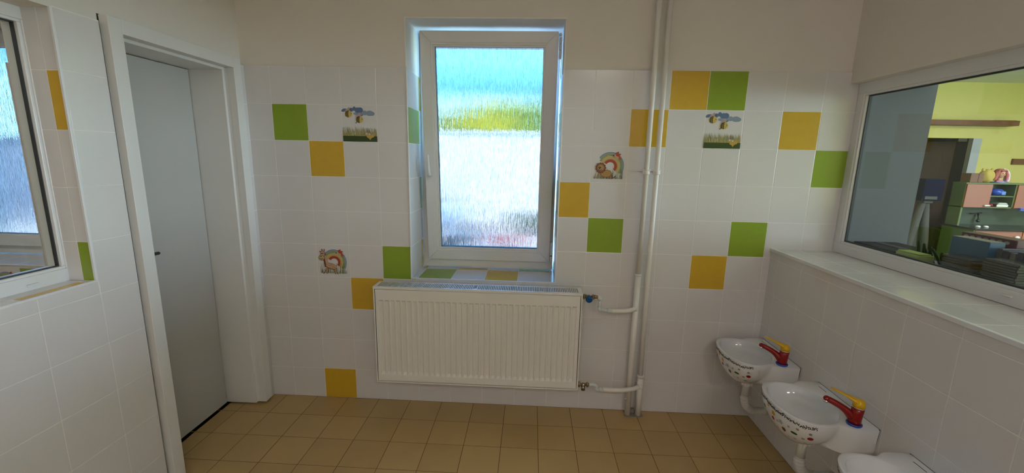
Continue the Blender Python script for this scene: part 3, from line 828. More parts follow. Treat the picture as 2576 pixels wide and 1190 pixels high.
q = bez(tt + u * 0.004 + Vector((0, 0, 0.096)), tt + u * 0.028 + Vector((0, 0, 0.108)), tt + u * 0.055 + Vector((0, 0, 0.122)), tt + u * 0.095 + Vector((0, 0, 0.132)), 10)
side = u.cross(Vector((0, 0, 1))).normalized()
prev = None
wid = [0.0195, 0.0190, 0.0178, 0.0158, 0.0135, 0.0115, 0.0105, 0.010, 0.0095, 0.009, 0.0065]; thk = [0.0135, 0.0125, 0.0105, 0.0085, 0.0066, 0.005, 0.0045, 0.0042, 0.004, 0.0036, 0.002]
for k, p in enumerate(q):
    ringv = [mb.bm.verts.new(p + side * wid[k] * math.cos(a) + Vector((0, 0, 1)) * thk[k] * math.sin(a)) for a in [2 * math.pi * j / 16 for j in range(16)]]
    if prev:
        for j in range(16):
            f = mb.bm.faces.new((prev[j], prev[(j+1) % 16], ringv[(j+1) % 16], ringv[j])); f.smooth = True; f.material_index = mb.mi(YELLOW)
    else: mb.bm.faces.new(ringv)
    prev = ringv
mb.bm.faces.new(prev[::-1])
mb.obj('tap_lever', basin)['label'] = 'yellow lever on the tap'
# waste and trap
mb = MB(); cx = -CP + 0.006
mb.tube([(cx, 0, -0.166), (cx, 0, -0.171)], 0.0335, INK, 28); mb.tube([(cx, 0, -0.170), (cx, 0, -0.176), (cx, 0, -0.180)], [0.033, 0.033, 0.027], TRAPP, 28)
for k in range(6):
    a = math.pi / 3 * k + 0.2; c = Vector((cx + 0.026 * math.cos(a), 0.026 * math.sin(a), -0.188))
    mb.box(c - Vector((0.004, 0.004, 0.011)), c + Vector((0.004, 0.004, 0.009)), TRAPP, 0.002)
mb.tube([(cx, 0, -0.176), (cx, 0, -0.197), (cx, 0, -0.205), (cx, 0, -0.270)], [0.0235, 0.0235, 0.0185, 0.0185], TRAPP, 24)
pp = [Vector((cx, 0, -0.262))] + bez((cx, 0, -0.270), (cx, 0, -0.325), (cx + 0.028, 0, -0.352), (cx + 0.066, 0, -0.357), 26) + bez((cx + 0.070, 0, -0.357), (cx + 0.1, 0, -0.357), (cx + 0.13, 0, -0.356), (-0.001, 0, -0.356), 10)
rad_ = [0.0215] + [0.0222 if k % 3 else 0.0175 for k in range(27)] + [0.0222 if k % 3 else 0.0175 for k in range(11)]
mb.tube(pp, rad_, TRAPP, 24)
mb.obj('drain_trap', basin)['label'] = 'ribbed white plastic trap'
copy_thing(basin, (XR, -0.697, ZB), 'white wash basin with red tap, in the middle of the three')
copy_thing(basin, (XR, -1.180, ZB), 'white wash basin cut off by the bottom edge, only its rim showing')

# ------------------------------------------------------------------ pictures printed on wall tiles
def picture(name, label, cx, cz, par, tx=None, y=-0.0004):
    """flat print lying on one tile; draws in u,v (0..1, v down)"""
    root = MB(); st = {'n': 0}
    sz = 0.198
    def P(u, v, d): return (cx + u * sz, y - d, cz - v * sz)
    def lay():
        st['n'] += 1; return 0.00022 * st['n'] * 0.35
    def poly(pts, m):
        d = lay(); n = len(pts)
        c = (sum(p[0] for p in pts) / n, sum(p[1] for p in pts) / n)
        for k in range(n): root.face([P(*c, d), P(*pts[k], d), P(*pts[(k+1) % n], d)], m)
    def ell(u, v, a, b, m, rot=0, n=22, k=0, amp=0):
        c, s = math.cos(rot), math.sin(rot); pts = []
        for j in range(n):
            t = 2 * math.pi * j / n; r = 1 + amp * math.cos(k * t); x, yv = a * r * math.cos(t), b * r * math.sin(t)
            pts.append((u + c * x - s * yv, v + s * x + c * yv))
        poly(pts, m)
    def stroke(pts, w0, w1, m, d=None):
        d = lay() if d is None else d; n = len(pts)
        for k in range(n - 1):
            a, b = Vector(pts[k]), Vector(pts[k+1]); t = (b - a)
            if t.length < 1e-6: continue
            nr = Vector((-t.y, t.x)).normalized(); wa = w0 + (w1 - w0) * k / (n - 1); wb = w0 + (w1 - w0) * (k + 1) / (n - 1)
            root.face([P(*(a - nr * wa), d), P(*(a + nr * wa), d), P(*(b + nr * wb), d), P(*(b - nr * wb), d)], m)
    def arc(u, v, ri, ro, a0, a1, m, sq=1.0, n=26):
        d = lay()
        for k in range(n):
            t0, t1 = a0 + (a1 - a0) * k / n, a0 + (a1 - a0) * (k + 1) / n
            root.face([P(u + ri * math.cos(t0), v - sq * ri * math.sin(t0), d), P(u + ro * math.cos(t0), v - sq * ro * math.sin(t0), d),
                       P(u + ro * math.cos(t1), v - sq * ro * math.sin(t1), d), P(u + ri * math.cos(t1), v - sq * ri * math.sin(t1), d)], m)
    fin = lambda: tag(root.obj(name, par, fix=False), label, None)
    return poly, ell, stroke, arc, fin, lay
CL1 = mat('print_blue', (0.12, 0.19, 0.34), 0.3); CL2 = mat('print_pale_blue', (0.27, 0.34, 0.44), 0.3)
BEE = mat('print_bee_yellow', (0.62, 0.48, 0.12), 0.3); PINK = mat('print_pink', (0.55, 0.36, 0.36), 0.3)
GR1 = mat('print_dark_green', (0.035, 0.065, 0.012), 0.3); GR2 = mat('print_grass', (0.20, 0.22, 0.05), 0.3); GR3 = mat('print_straw', (0.62, 0.48, 0.20), 0.3)
BUG = mat('print_ochre', (0.60, 0.36, 0.07), 0.3); BRN = mat('print_brown', (0.16, 0.05, 0.02), 0.3); TAN = mat('print_tan', (0.48, 0.27, 0.09), 0.3)
RRED = mat('print_red', (0.42, 0.06, 0.02), 0.3); ROR = mat('print_orange', (0.58, 0.36, 0.15), 0.3); RYL = mat('print_yellow', (0.60, 0.47, 0.20), 0.3)
RGR = mat('print_green', (0.30, 0.37, 0.15), 0.3); PEACH = mat('print_peach', (0.62, 0.38, 0.24), 0.3); WHT = mat('print_white', (0.75, 0.74, 0.70), 0.3)
GRS = mat('print_leaf', (0.07, 0.13, 0.035), 0.3)
wb_ = bpy.data.objects['wall_back']
def bees(c, r, label):
    poly, ell, stroke, arc, fin, lay = picture('printed_picture', label, c * T, 1.997 - r * T, wb_)
    rnd = random.Random(5)
    for (u, v, a, b, m, ro) in ((.06,.135,.075,.04,CL1,-.35),(.27,.12,.06,.055,CL1,0),(.36,.09,.05,.06,CL1,.3),(.46,.13,.09,.075,CL1,0),(.53,.13,.085,.078,CL1,0),
                                (.40,.225,.07,.035,CL2,0),(.55,.24,.08,.05,CL2,0),(.66,.20,.06,.065,CL2,-.4),(.80,.21,.115,.072,CL2,0),(.86,.22,.085,.058,CL2,0)):
        ell(u, v, a, b, m, ro)
    poly([(.03,.165),(.10,.09),(.16,.10),(.14,.17)], CL1)
    for (u, v) in ((.19, .235), (.50, .385)):
        ell(u + .01, v - .155 + .02, .028, .055, PINK, .2); ell(u - .05, v - .10, .04, .028, PINK, -.5)
        ell(u, v, .108, .098, BEE)
        for k, x in enumerate((-.075, -.045, -.012)):
            h = math.sqrt(max(0, 1 - (x / .108) ** 2)) * .096
            stroke([(u + x + .012, v - h), (u + x - .004, v), (u + x + .004, v + h)], .011, .011, INK)
        ell(u + .075, v - .01, .009, .013, INK); stroke([(u + .05, v - .09), (u + .09, v - .13)], .004, .004, INK)
    stroke([(.42, .46), (.40, .485), (.385, .475)], .010, .006, INK)
    poly([(.005, .80), (.25, .83), (.5, .79), (.75, .82), (.995, .79), (.995, .995), (.005, .995)], GR1)
    d1, d2, d3 = lay(), lay(), lay()
    for k in range(84):
        x = .01 + .98 * k / 83 + rnd.uniform(-.006, .006); h = rnd.uniform(.12, .27); l = rnd.uniform(-.05, .005)
        x1 = min(.99, max(.01, x + l))
        stroke([(x, .84), (x + l * .3, .84 - h * .6), (x1, .84 - h)], .009, .001, (GR2, GR2, GR3)[k % 3], (d1, d2, d3)[k % 3])
    poly([(.005, .86), (.25, .88), (.5, .85), (.75, .88), (.995, .86), (.995, .995), (.005, .995)], GR1)
    poly([(.68, .80), (.83, .80), (.91, .78), (.90, .86), (.82, .90), (.79, .955), (.76, .90), (.70, .87)], BUG)
    ell(.76, .845, .06, .055, BUG); ell(.87, .83, .04, .045, BUG)
    for (u, v) in ((.70, .77), (.78, .785)): ell(u, v, .030, .026, WHT); ell(u + .006, v, .008, .008, INK)
    stroke([(.72, .745), (.70, .62)], .004, .003, BRN); stroke([(.76, .75), (.77, .63)], .004, .003, BRN)
    return fin()
bees(2, 1, 'print of two bees over grass, left of the window')
bees(12, 1, 'print of two bees over grass, right of the pipes')
def rainbow(poly, ell, stroke, arc, rnd):
    c = (.53, .53)
    arc(*c, .33, .385, -.55, math.pi * .80, CL2, 1.02); arc(*c, .375, .385, .2, math.pi * .80, CL1, 1.02)
    arc(*c, .275, .335, -.65, math.pi * .86, RGR, 1.02); arc(*c, .20, .28, -.75, math.pi * .88, RYL, 1.02)
    arc(*c, .185, .22, -.7, math.pi * .85, ROR, 1.0); arc(*c, .115, .19, -.75, math.pi * .84, RRED, 1.0)
    for k in range(14):
        t = rnd.uniform(-.3, 2.3); r = rnd.uniform(.20, .34)
        stroke([(c[0] + r * math.cos(t), c[1] - r * math.sin(t)), (c[0] + (r + .02) * math.cos(t - .35), c[1] - (r + .02) * math.sin(t - .35))], .006, .003, (RGR, ROR, RYL)[k % 3])
def grass(stroke, lay, rnd, a=.10, b=.90, n=30, top=.33):
    ds = (lay(), lay(), lay())
    for k in range(n):
        x = a + (b - a) * k / (n - 1) + rnd.uniform(-.01, .01); h = rnd.uniform(.10, top); l = rnd.uniform(-.03, .06)
        stroke([(x, .88), (x + l * .3, .88 - h * .6), (x + l, .88 - h)], .009, .002, (GRS, GR1, RGR)[k % 3], ds[k % 3])
def bird(poly, ell):
    poly([(.58, .245), (.64, .20), (.72, .24), (.83, .27), (.82, .32), (.72, .33), (.64, .28)], PEACH)
    poly([(.68, .24), (.66, .16), (.745, .12), (.755, .18), (.82, .18), (.76, .27)], RRED); poly([(.75, .28), (.79, .24), (.83, .34), (.76, .33)], RRED)
    poly([(.575, .25), (.62, .215), (.63, .25)], INK)
def lion(c, r, label):
    poly, ell, stroke, arc, fin, lay = picture('printed_picture', label, c * T, 1.997 - r * T, wb_)
    rnd = random.Random(2); rainbow(poly, ell, stroke, arc, rnd); grass(stroke, lay, rnd); bird(poly, ell)
    for x in (.20, .31, .49, .57): stroke([(x + .02, .72), (x, .88)], .026, .022, BRN); stroke([(x + .02, .72), (x, .875)], .018, .014, TAN)
    stroke([(.57, .75), (.60, .84), (.66, .84), (.69, .80)], .008, .012, BRN)
    ell(.43, .735, .155, .105, BRN); ell(.43, .735, .145, .095, TAN)
    ell(.27, .58, .145, .145, BRN, 0, 44, 11, .07); ell(.27, .58, .12, .12, mat('print_mane', (.26, .10, .04), .3), 0, 44, 11, .06); ell(.27, .575, .09, .085, TAN)
    for x in (.225, .26): ell(x, .565, .016, .018, INK)
    ell(.24, .60, .020, .014, INK); ell(.25, .635, .05, .022, BRN); ell(.25, .628, .03, .012, PEACH)
    return fin()
lion(9, 2, 'print of a lion under a rainbow, right of the window')
def giraffe(cx, cz, par, label):
    poly, ell, stroke, arc, fin, lay = picture('printed_picture', label, cx, cz, par)
    rnd = random.Random(3); rainbow(poly, ell, stroke, arc, rnd); grass(stroke, lay, rnd); bird(poly, ell)
    for x, x2 in ((.30, .18), (.33, .29), (.52, .56), (.58, .63)): stroke([(x, .72), (x2, .90)], .018, .014, BRN); stroke([(x, .72), (x2, .88)], .010, .007, PEACH)
    stroke([(.24, .30), (.30, .68)], .055, .07, BRN)
    ell(.43, .66, .19, .095, BRN, .25); ell(.44, .655, .175, .08, PEACH, .25); stroke([(.265, .32), (.33, .66)], .032, .045, PEACH)
    for u, v in ((.30, .60), (.37, .63), (.44, .62), (.40, .69), (.50, .66), (.54, .70), (.47, .72)): ell(u, v, .026, .017, TAN, .3)
    ell(.19, .28, .075, .10, BRN); ell(.19, .28, .062, .088, PEACH); ell(.155, .40, .095, .085, BRN); ell(.155, .40, .083, .073, mat('print_snout', (.55, .42, .19), .3))
    for x in (.165, .205): ell(x, .265, .014, .018, INK)
    ell(.14, .365, .022, .012, INK); stroke([(.10, .42), (.15, .445), (.20, .42)], .006, .006, INK)
    for x in (.18, .25): stroke([(x, .20), (x, .15)], .010, .010, BRN); ell(x, .145, .017, .017, BRN)
    poly([(.09, .20), (.14, .19), (.13, .23)], BRN); return fin()
giraffe(1 * T, 1.997 - 5 * T, wb_, 'print of a giraffe under a rainbow, left of the radiator')

# ================================================================== ROOM NEXT DOOR (seen through window_2)
mb = MB()
wall_boxes(mb, 'y', 0.006, 0.46, -3.60, -0.60, -0.1, ZC, [GROW(AW)], PLASTER)
tiles(mb, (0, 0, 0), X, Z, -Y, -3.5, -0.36, 0.0, 2.0, -1.712 - 0.2 * 9, -0.012, size=(0.2, 0.2), holes=[AW],
      colors={(9, 3): GREEN, (5, 6): GOLD, (14, 7): GREEN})
niche(mb, AW[0], AW[2], AW[1], AW[3], False)
bead(mb, [(AW[0], 0.0, 2.0), (AW[0], 0.0, AW[1]), (AW[2], 0.0, AW[1]), (AW[2], 0.0, 2.0)], 0.0035)
o = struct(mb.obj('wall_neighbour_back', fix=False), 'tiled window wall of the neighbouring washroom')
giraffe(-1.912, 0.788, o, 'print of a giraffe under a rainbow, seen through the inner window')
mb = MB(); mb.box((-3.6, -3.2, -0.1), (-3.5, 0.0, ZC), PLASTER); mb.box((-3.6, -3.3, -0.1), (-0.36, -3.2, ZC), PLASTER)
struct(mb.obj('wall_neighbour_side'), 'far walls of the neighbouring washroom')
mb = MB(); mb.box((-3.6, -3.3, -0.12), (-0.378, 0.02, -0.0012), FGROUT)
tiles(mb, (0, 0, 0), X, Y, Z, -3.5, -0.378, -3.2, 0.0, 0.0, 0.0, base=FLOOR, alt=FLOOR2, grout=FGROUT, gm=0.0011)
struct(mb.obj('floor_neighbour', fix=False), 'ochre tiled floor of the neighbouring washroom')
mb = MB(); mb.box((-3.6, -3.3, ZC), (-0.5, 0.2, ZC + 0.1), PLASTER); struct(mb.obj('ceiling_neighbour'), 'ceiling of the neighbouring washroom')
window_unit('window_4', 'white window with patterned glass in the neighbouring washroom', AW[0] + 0.006, AW[2] - 0.006, 0.812, 2.248, 0.275, 0.0,
            (AW[0] + 0.045, AW[2] - 0.028, 0.868, 2.228), (0.950, 2.148), RAIN)

# ================================================================== PLAYROOM (seen through window_3)
YEL = mat('yellow_wall_paint', (0.80, 0.73, 0.27), 0.85, bump=(40, 0.2), vary=(1.5, 0.04))
GREYW = mat('reveal_grey', (0.13, 0.134, 0.148), 0.8)  # one even dark grey over reveal and sill
WHITEC = mat('white_ceiling_paint', (0.86, 0.87, 0.88), 0.85)
CARPET = mat('carpet_green', (0.10, 0.16, 0.08), 0.95, bump=(300, 0.5))
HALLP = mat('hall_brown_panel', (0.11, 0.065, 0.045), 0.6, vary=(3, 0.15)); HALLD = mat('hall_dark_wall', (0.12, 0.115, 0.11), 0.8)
mb = MB()
wall_boxes(mb, 'y', 4.40, 4.55, 3.53, 10.0, 0.0, 2.80, [(6.60, -0.1, 8.235, 1.948)], YEL)
mb.box((8.095, 4.395, 0.0), (8.236, 4.56, 1.949), mat('door_jamb_pale', (0.50, 0.53, 0.62), 0.6))
struct(mb.obj('wall_playroom_far'), 'bright yellow wall of the playroom with a dark doorway')
mb = MB(); wall_boxes(mb, 'x', 10.0, 10.3, -5.1, 4.55, 0.0, 2.8, [(-4.6, 0.85, -0.2, 2.45)], YEL); mb.box((3.53, -5.1, 0.0), (10.0, -5.0, 2.8), YEL)
mb.box((3.43, 0.30, 0.0), (3.53, 4.55, 2.8), YEL)
struct(mb.obj('wall_playroom_side'), 'other yellow walls of the playroom')
mb = MB(); mb.box((3.53, -5.1, -0.1), (10.0, 4.6, 0.0), CARPET); struct(mb.obj('floor_playroom'), 'dark green carpet of the playroom')
mb = MB(); mb.box((3.45, -5.1, 2.75), (10.1, 4.56, 2.9), WHITEC); struct(mb.obj('ceiling_playroom'), 'white ceiling of the playroom')
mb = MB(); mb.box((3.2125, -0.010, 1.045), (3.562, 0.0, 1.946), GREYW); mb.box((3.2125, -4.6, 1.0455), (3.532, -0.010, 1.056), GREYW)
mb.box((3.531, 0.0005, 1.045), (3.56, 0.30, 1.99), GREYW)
struct(mb.obj('trim_7'), 'grey reveal on the playroom side of the inner window')
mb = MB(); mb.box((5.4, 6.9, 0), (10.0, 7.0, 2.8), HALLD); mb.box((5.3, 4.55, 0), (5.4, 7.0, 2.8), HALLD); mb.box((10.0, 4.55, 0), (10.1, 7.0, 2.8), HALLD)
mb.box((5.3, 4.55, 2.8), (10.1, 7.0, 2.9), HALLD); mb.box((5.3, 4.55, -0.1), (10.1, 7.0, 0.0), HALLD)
struct(mb.obj('wall_hall'), 'dark hallway behind the playroom doorway')
dr = thing('door_2', 'dark brown door standing open in the playroom doorway', None); dr['kind'] = 'structure'
mb = MB(); M = Matrix.Translation((8.06, 4.57, 0)) @ Matrix.Rotation(math.radians(128), 4, 'Z')
t = bmesh.new(); bmesh.ops.create_cube(t, size=1); mb.merge(t, HALLP, M=M @ Matrix.Translation((0.42, 0, 0.96)) @ Matrix.Diagonal((0.84, 0.04, 1.90, 1)))
for z0_, z1_ in ((0.15, 0.85), (0.98, 1.78)):
    t = bmesh.new(); bmesh.ops.create_cube(t, size=1); bmesh.ops.bevel(t, geom=t.edges[:], offset=0.05, segments=1, affect='EDGES')
    mb.merge(t, HALLP, M=M @ Matrix.Translation((0.42, 0, (z0_ + z1_) / 2)) @ Matrix.Diagonal((0.56, 0.06, z1_ - z0_, 1)))
mb.obj('door_leaf', dr)
mb = MB(); mb.box((8.03, 4.38, 0), (8.095, 4.56, 1.9485), mat('dark_olive_frame', (0.05, 0.045, 0.02), 0.5)); mb.box((7.9, 4.40, 1.90), (8.095, 4.5, 1.9485), mat('dark_olive_frame', (0.05, 0.045, 0.02)))
mb.obj('door_frame', dr)

BRW = mat('shelf_walnut', (0.20, 0.075, 0.035), 0.45, vary=(8, 0.35)); CABG = mat('cabinet_green', (0.115, 0.165, 0.065), 0.45); CABI = mat('cabinet_green_inside', (0.045, 0.075, 0.045), 0.5)
SALM = mat('salmon_door', (0.34, 0.135, 0.095), 0.45); ORNG = mat('orange_edge', (0.40, 0.14, 0.04), 0.45); BLKT = mat('black_worktop', (0.02, 0.025, 0.03), 0.2)
WHT2 = mat('white_knob', (0.8, 0.8, 0.78), 0.3)
mb = MB(); mb.box((6.2, 4.22, 2.125), (8.53, 4.398, 2.198), BRW, 0.003); mb.box((8.50, 4.24, 2.198), (8.2, 4.38, 2.203), BRW)
tag(mb.obj('wall_shelf'), 'long brown wooden shelf on the yellow playroom wall', 'shelf')

kit = thing('play_kitchen', 'green play kitchen with salmon doors standing before the yellow playroom wall', 'play kitchen', (0, 0, 0))
kx0, kx1, kyf, kyb, kt = 7.165, 8.95, 3.40, 3.58, 1.312
mb = MB()
mb.box((kx0, kyf, 0.755), (kx0 + 0.025, kyb, kt), CABG, 0.003); mb.box((kx1 - 0.025, kyf, 0.755), (kx1, kyb, kt), CABG)
mb.box((kx0, kyf - 0.006, kt - 0.004), (kx1, kyb, kt + 0.014), CABG, 0.003)
mb.box((kx0, kyf, 0.998), (kx1, kyb, 1.012), CABG); mb.box((kx0, kyb - 0.01, 0.755), (kx1, kyb, kt), CABI)
mb.box((7.485, kyf, 1.0), (7.50, kyb, kt), CABI); mb.box((7.795, kyf, 1.0), (7.825, kyb, kt), CABG)
mb.box((7.50, kyf + 0.005, 1.145), (7.80, kyb, 1.158), CABG)
mb.obj('upper_cabinet', kit)
for a, b in ((kx0 + 0.012, 7.49), (7.815, kx1 - 0.012)):
    mb = MB(); mb.box((a, kyf - 0.018, 1.003), (b, kyf - 0.001, kt - 0.006), SALM, 0.003); mb.box((a - 0.004, kyf - 0.017, 1.003), (a + 0.001, kyf, kt - 0.006), ORNG)
    d = mb.obj('cabinet_door', kit)
    mb = MB(); mb.box((a + 0.24, kyf - 0.045, 1.022), (a + 0.31, kyf - 0.018, 1.040), WHT2, 0.006); mb.obj('knob', d)
mb = MB(); mb.box((kx0 - 0.035, kyf - 0.27, 0.735), (kx1 + 0.02, kyb, 0.756), BLKT, 0.003); mb.obj('worktop', kit)
mb = MB(); mb.box((kx0 - 0.02, kyf - 0.24, 0.0), (kx0 + 0.005, kyb, 0.735), CABG); mb.box((kx0, kyf - 0.22, 0.0), (kx1, kyb, 0.735), CABI)
mb.obj('lower_cabinet', kit)
for k in range(3):
    a = kx0 + 0.005 + k * 0.58
    mb = MB(); mb.box((a, kyf - 0.245, 0.06), (a + 0.57, kyf - 0.222, 0.728), SALM, 0.003); mb.box((a - 0.003, kyf - 0.246, 0.06), (a + 0.008, kyf - 0.222, 0.728), ORNG)
    d = mb.obj('lower_door', kit)
    mb = MB(); mb.ball((a + 0.50, kyf - 0.262, 0.655), (0.028, 0.018, 0.018), WHT2); mb.obj('knob', d)
mb = MB(); mb.tube([(7.45, kyb - 0.03, 0.90), (7.60, kyb - 0.03, 0.915)], 0.006, BLKT, 8); mb.tube([(7.55, kyb - 0.03, 0.91), (7.55, kyb - 0.05, 0.86), (7.54, kyb - 0.06, 0.81)], 0.011, BLKT, 10); mb.ball((7.54, kyb - 0.06, 0.81), 0.022, BLKT)
mb.obj('toy_tap', kit)
for x, l in ((7.30, 'white toy saucer lying at the left end of the black play worktop'), (7.40, 'white toy saucer right of its twin on the black play worktop')):
    mb = MB(); mb.lathe([(0, 0), (0.024, 0), (0.026, 0.010), (0.018, 0.020), (0, 0.022)], WHT2, 16)
    o = tag(mb.obj('toy_saucer', loc=(x, 3.27, 0.756)), l, 'toy saucer')
# things in and on the play kitchen
mb = MB(); mb.lathe([(0.0, 0.0), (0.05, 0.002), (0.078, 0.03), (0.080, 0.062), (0.055, 0.085), (0.0, 0.092)], mat('toy_blue', (0.02, 0.08, 0.50), 0.3), 24)
mb.box((0.0, -0.083, 0.012), (0.055, -0.070, 0.06), mat('toy_blue_light', (0.12, 0.25, 0.70), 0.3), 0.008)
tag(mb.obj('toy_bowl', loc=(7.65, 3.495, 1.1585)), 'shiny blue toy pot on the upper open shelf of the play kitchen', 'toy pot')
for k, (w, h, m, n, l) in enumerate(((0.15, 0.032, mat('book_wine', (0.22, 0.015, 0.03), 0.5), 'book', 'wine red book at the bottom of the pile in the play kitchen'),
                                  (0.125, 0.012, mat('book_pale', (0.45, 0.55, 0.55), 0.5), 'book', 'thin pale book second in the pile in the play kitchen'),
                                  (0.10, 0.010, mat('book_green', (0.15, 0.35, 0.22), 0.5), 'book', 'thin green book on top of the pile in the play kitchen'))):
    z = 1.0125 + (0, 0.033, 0.046)[k]
    mb = MB(); mb.box((7.70 - w / 2, 3.42, z), (7.70 + w / 2, 3.53, z + h), m, 0.002); mb.box((7.70 - w / 2 + .003, 3.418, z + .003), (7.70 + w / 2 - .003, 3.42, z + h - .003), WHT2)
    tag(mb.obj(n), l, 'book', 'books in the play kitchen')
mb = MB(); mb.box((7.52, 3.43, 1.0125), (7.60, 3.52, 1.05), mat('book_wine', (0.22, 0.015, 0.03)), 0.012); tag(mb.obj('toy_purse'), 'dark red toy lump left of the small book pile', 'toy')
mb = MB()
for k in range(3): mb.box((7.86, 3.345, 0.975 + k * 0.012), (8.02, 3.374, 0.984 + k * 0.012), mat('rack_blue', (0.10, 0.18, 0.70), 0.4), 0.003)
mb.box((7.87, 3.374, 0.97), (8.01, 3.380, 1.01), mat('rack_blue', (0.10, 0.18, 0.70)))
tag(mb.obj('blue_clip_rack'), 'blue and white slatted clip hanging under the right salmon door', 'rack')
mb = MB(); mb.box((7.235, 3.43, kt + 0.015), (7.395, 3.56, 1.445), mat('cardboard', (0.20, 0.11, 0.08), 0.8), 0.003); mb.box((7.33, 3.428, kt + 0.015), (7.335, 3.43, 1.445), DARK)
tag(mb.obj('cardboard_box'), 'brown cardboard box at the left end on top of the play kitchen', 'box')
mb = MB()
t = bmesh.new(); bmesh.ops.create_icosphere(t, subdivisions=4, radius=1)
for v in t.verts: v.co *= 1 + 0.06 * math.sin(5 * v.co.x + 2 * v.co.z) * math.cos(4 * v.co.y)
mb.merge(t, mat('plush_yellow', (0.50, 0.38, 0.10), 0.9, bump=(90, 1.0)), True, Matrix.Translation((0, 0, 0.085)) @ Matrix.Diagonal((0.085, 0.06, 0.088, 1)))
for s in (-1, 1): mb.ball((s * 0.055, 0, 0.165), (0.022, 0.015, 0.024), mat('plush_yellow', (0.5, 0.38, 0.1)))
tag(mb.obj('plush_toy', loc=(7.49, 3.49, kt + 0.0145)), 'round yellow plush toy beside the doll head', 'plush toy')
doll = thing('doll_head', 'doll styling head with reddish blond hair and a pink and white shawl', 'doll head', (7.665, 3.50, kt + 0.0145))
SK = mat('doll_skin', (0.62, 0.33, 0.22), 0.5); HR = mat('doll_hair', (0.42, 0.12, 0.09), 0.6, bump=(60, 1.0)); PK = mat('doll_pink', (0.65, 0.16, 0.33), 0.5); WH = mat('doll_white', (0.70, 0.62, 0.66), 0.5)
mb = MB(); mb.ball((0, -0.012, 0.115), (0.040, 0.040, 0.052), SK); mb.tube([(0, 0, 0.02), (0, 0, 0.08)], [0.028, 0.017], SK)
mb.ball((0, -0.052, 0.108), (0.006, 0.006, 0.009), SK)
for s in (-1, 1): mb.ball((s * 0.015, -0.048, 0.122), (0.007, 0.004, 0.005), INK)
mb.ball((0, -0.049, 0.090), (0.011, 0.004, 0.004), RRED); mb.obj('head', doll)
mb = MB(); mb.ball((0, 0.018, 0.125), (0.066, 0.045, 0.062), HR)
for s in (-1, 1):
    for k in range(4): mb.tube(bez((s * 0.035, -0.02 + 0.012 * k, 0.16), (s * (0.065 + .008 * k), -0.03, 0.13), (s * 0.055, -0.03, 0.08), (s * (0.07 + 0.008 * k), -0.025, 0.03), 8), [0.015] * 6 + [0.012, 0.010, 0.006], HR, 10)
mb.tube(bez((-0.03, -0.035, 0.150), (-0.01, -0.055, 0.168), (0.02, -0.05, 0.165), (0.045, -0.03, 0.15), 8), 0.012, HR, 10); mb.obj('hair', doll)
mb = MB(); mb.tube(bez((0.02, 0.0, 0.165), (0.09, 0.0, 0.17), (0.10, 0, 0.09), (0.085, -0.01, 0.01), 8), [0.02, 0.024, 0.026, 0.028, 0.03, 0.03, 0.03, 0.03, 0.026], WH, 12)
mb.tube(bez((0.05, -0.03, 0.13), (0.085, -0.03, 0.12), (0.08, -0.035, 0.07), (0.05, -0.04, 0.03), 6), 0.010, PK, 10); mb.tube([(-0.06, -0.02, 0.02), (0.03, -0.03, 0.012)], 0.016, PK, 10)
mb.obj('shawl', doll)
mb = MB(); mb.lathe([(0, 0), (0.075, 0), (0.078, 0.008), (0.05, 0.014), (0, 0.014)], mat('toy_cyan', (0.10, 0.35, 0.75), 0.3), 24); mb.obj('stand', doll)
mb = MB(); mb.box((7.945, 4.37, 1.555), (8.2, 4.399, 1.64), BRW, 0.002)
o = mb.obj('wall_hook_board', loc=(0.78, 0, 0.02)); tag(o, 'dark end of a board on the yellow wall at the right edge of view', 'board')
# armchair, box and cloth in the shadow before the doorway
arm = thing('armchair', 'dark brown rounded armchair in shadow in front of the doorway', 'armchair', (6.55, 3.85, 0))
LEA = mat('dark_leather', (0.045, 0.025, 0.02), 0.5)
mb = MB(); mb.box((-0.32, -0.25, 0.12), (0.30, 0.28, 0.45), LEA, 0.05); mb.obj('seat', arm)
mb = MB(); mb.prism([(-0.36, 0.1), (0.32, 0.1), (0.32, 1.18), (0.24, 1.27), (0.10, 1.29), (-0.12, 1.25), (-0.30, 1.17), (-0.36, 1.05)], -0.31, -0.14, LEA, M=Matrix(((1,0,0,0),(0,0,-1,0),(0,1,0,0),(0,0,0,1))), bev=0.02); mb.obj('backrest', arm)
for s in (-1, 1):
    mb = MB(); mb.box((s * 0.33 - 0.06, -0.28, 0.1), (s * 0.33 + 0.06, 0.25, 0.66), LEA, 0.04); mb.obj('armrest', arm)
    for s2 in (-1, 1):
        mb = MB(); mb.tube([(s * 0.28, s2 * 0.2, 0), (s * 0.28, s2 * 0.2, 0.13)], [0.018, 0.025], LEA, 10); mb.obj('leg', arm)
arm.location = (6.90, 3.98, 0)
st = thing('draped_stand', 'grey draped stand with spread legs before the dark doorway', 'stand', (6.87, 3.60, 0))
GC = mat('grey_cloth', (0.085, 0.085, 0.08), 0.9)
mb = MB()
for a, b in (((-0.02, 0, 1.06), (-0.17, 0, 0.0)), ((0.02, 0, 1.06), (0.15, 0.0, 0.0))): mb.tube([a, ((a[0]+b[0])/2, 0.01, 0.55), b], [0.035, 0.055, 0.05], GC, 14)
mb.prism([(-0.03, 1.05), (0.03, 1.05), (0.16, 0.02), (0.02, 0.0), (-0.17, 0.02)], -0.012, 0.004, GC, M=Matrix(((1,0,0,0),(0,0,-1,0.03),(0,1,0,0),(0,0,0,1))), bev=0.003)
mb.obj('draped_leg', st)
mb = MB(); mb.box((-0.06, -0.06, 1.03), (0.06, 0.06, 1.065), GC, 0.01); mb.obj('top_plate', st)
mb = MB(); mb.box((-0.13, -0.10, 0.0), (0.13, 0.10, 0.29), mat('navy_plastic', (0.004, 0.007, 0.03), 0.9, spec=0.1), 0.012); mb.box((-0.10, -0.104, 0.02), (0.06, -0.10, 0.06), GC)
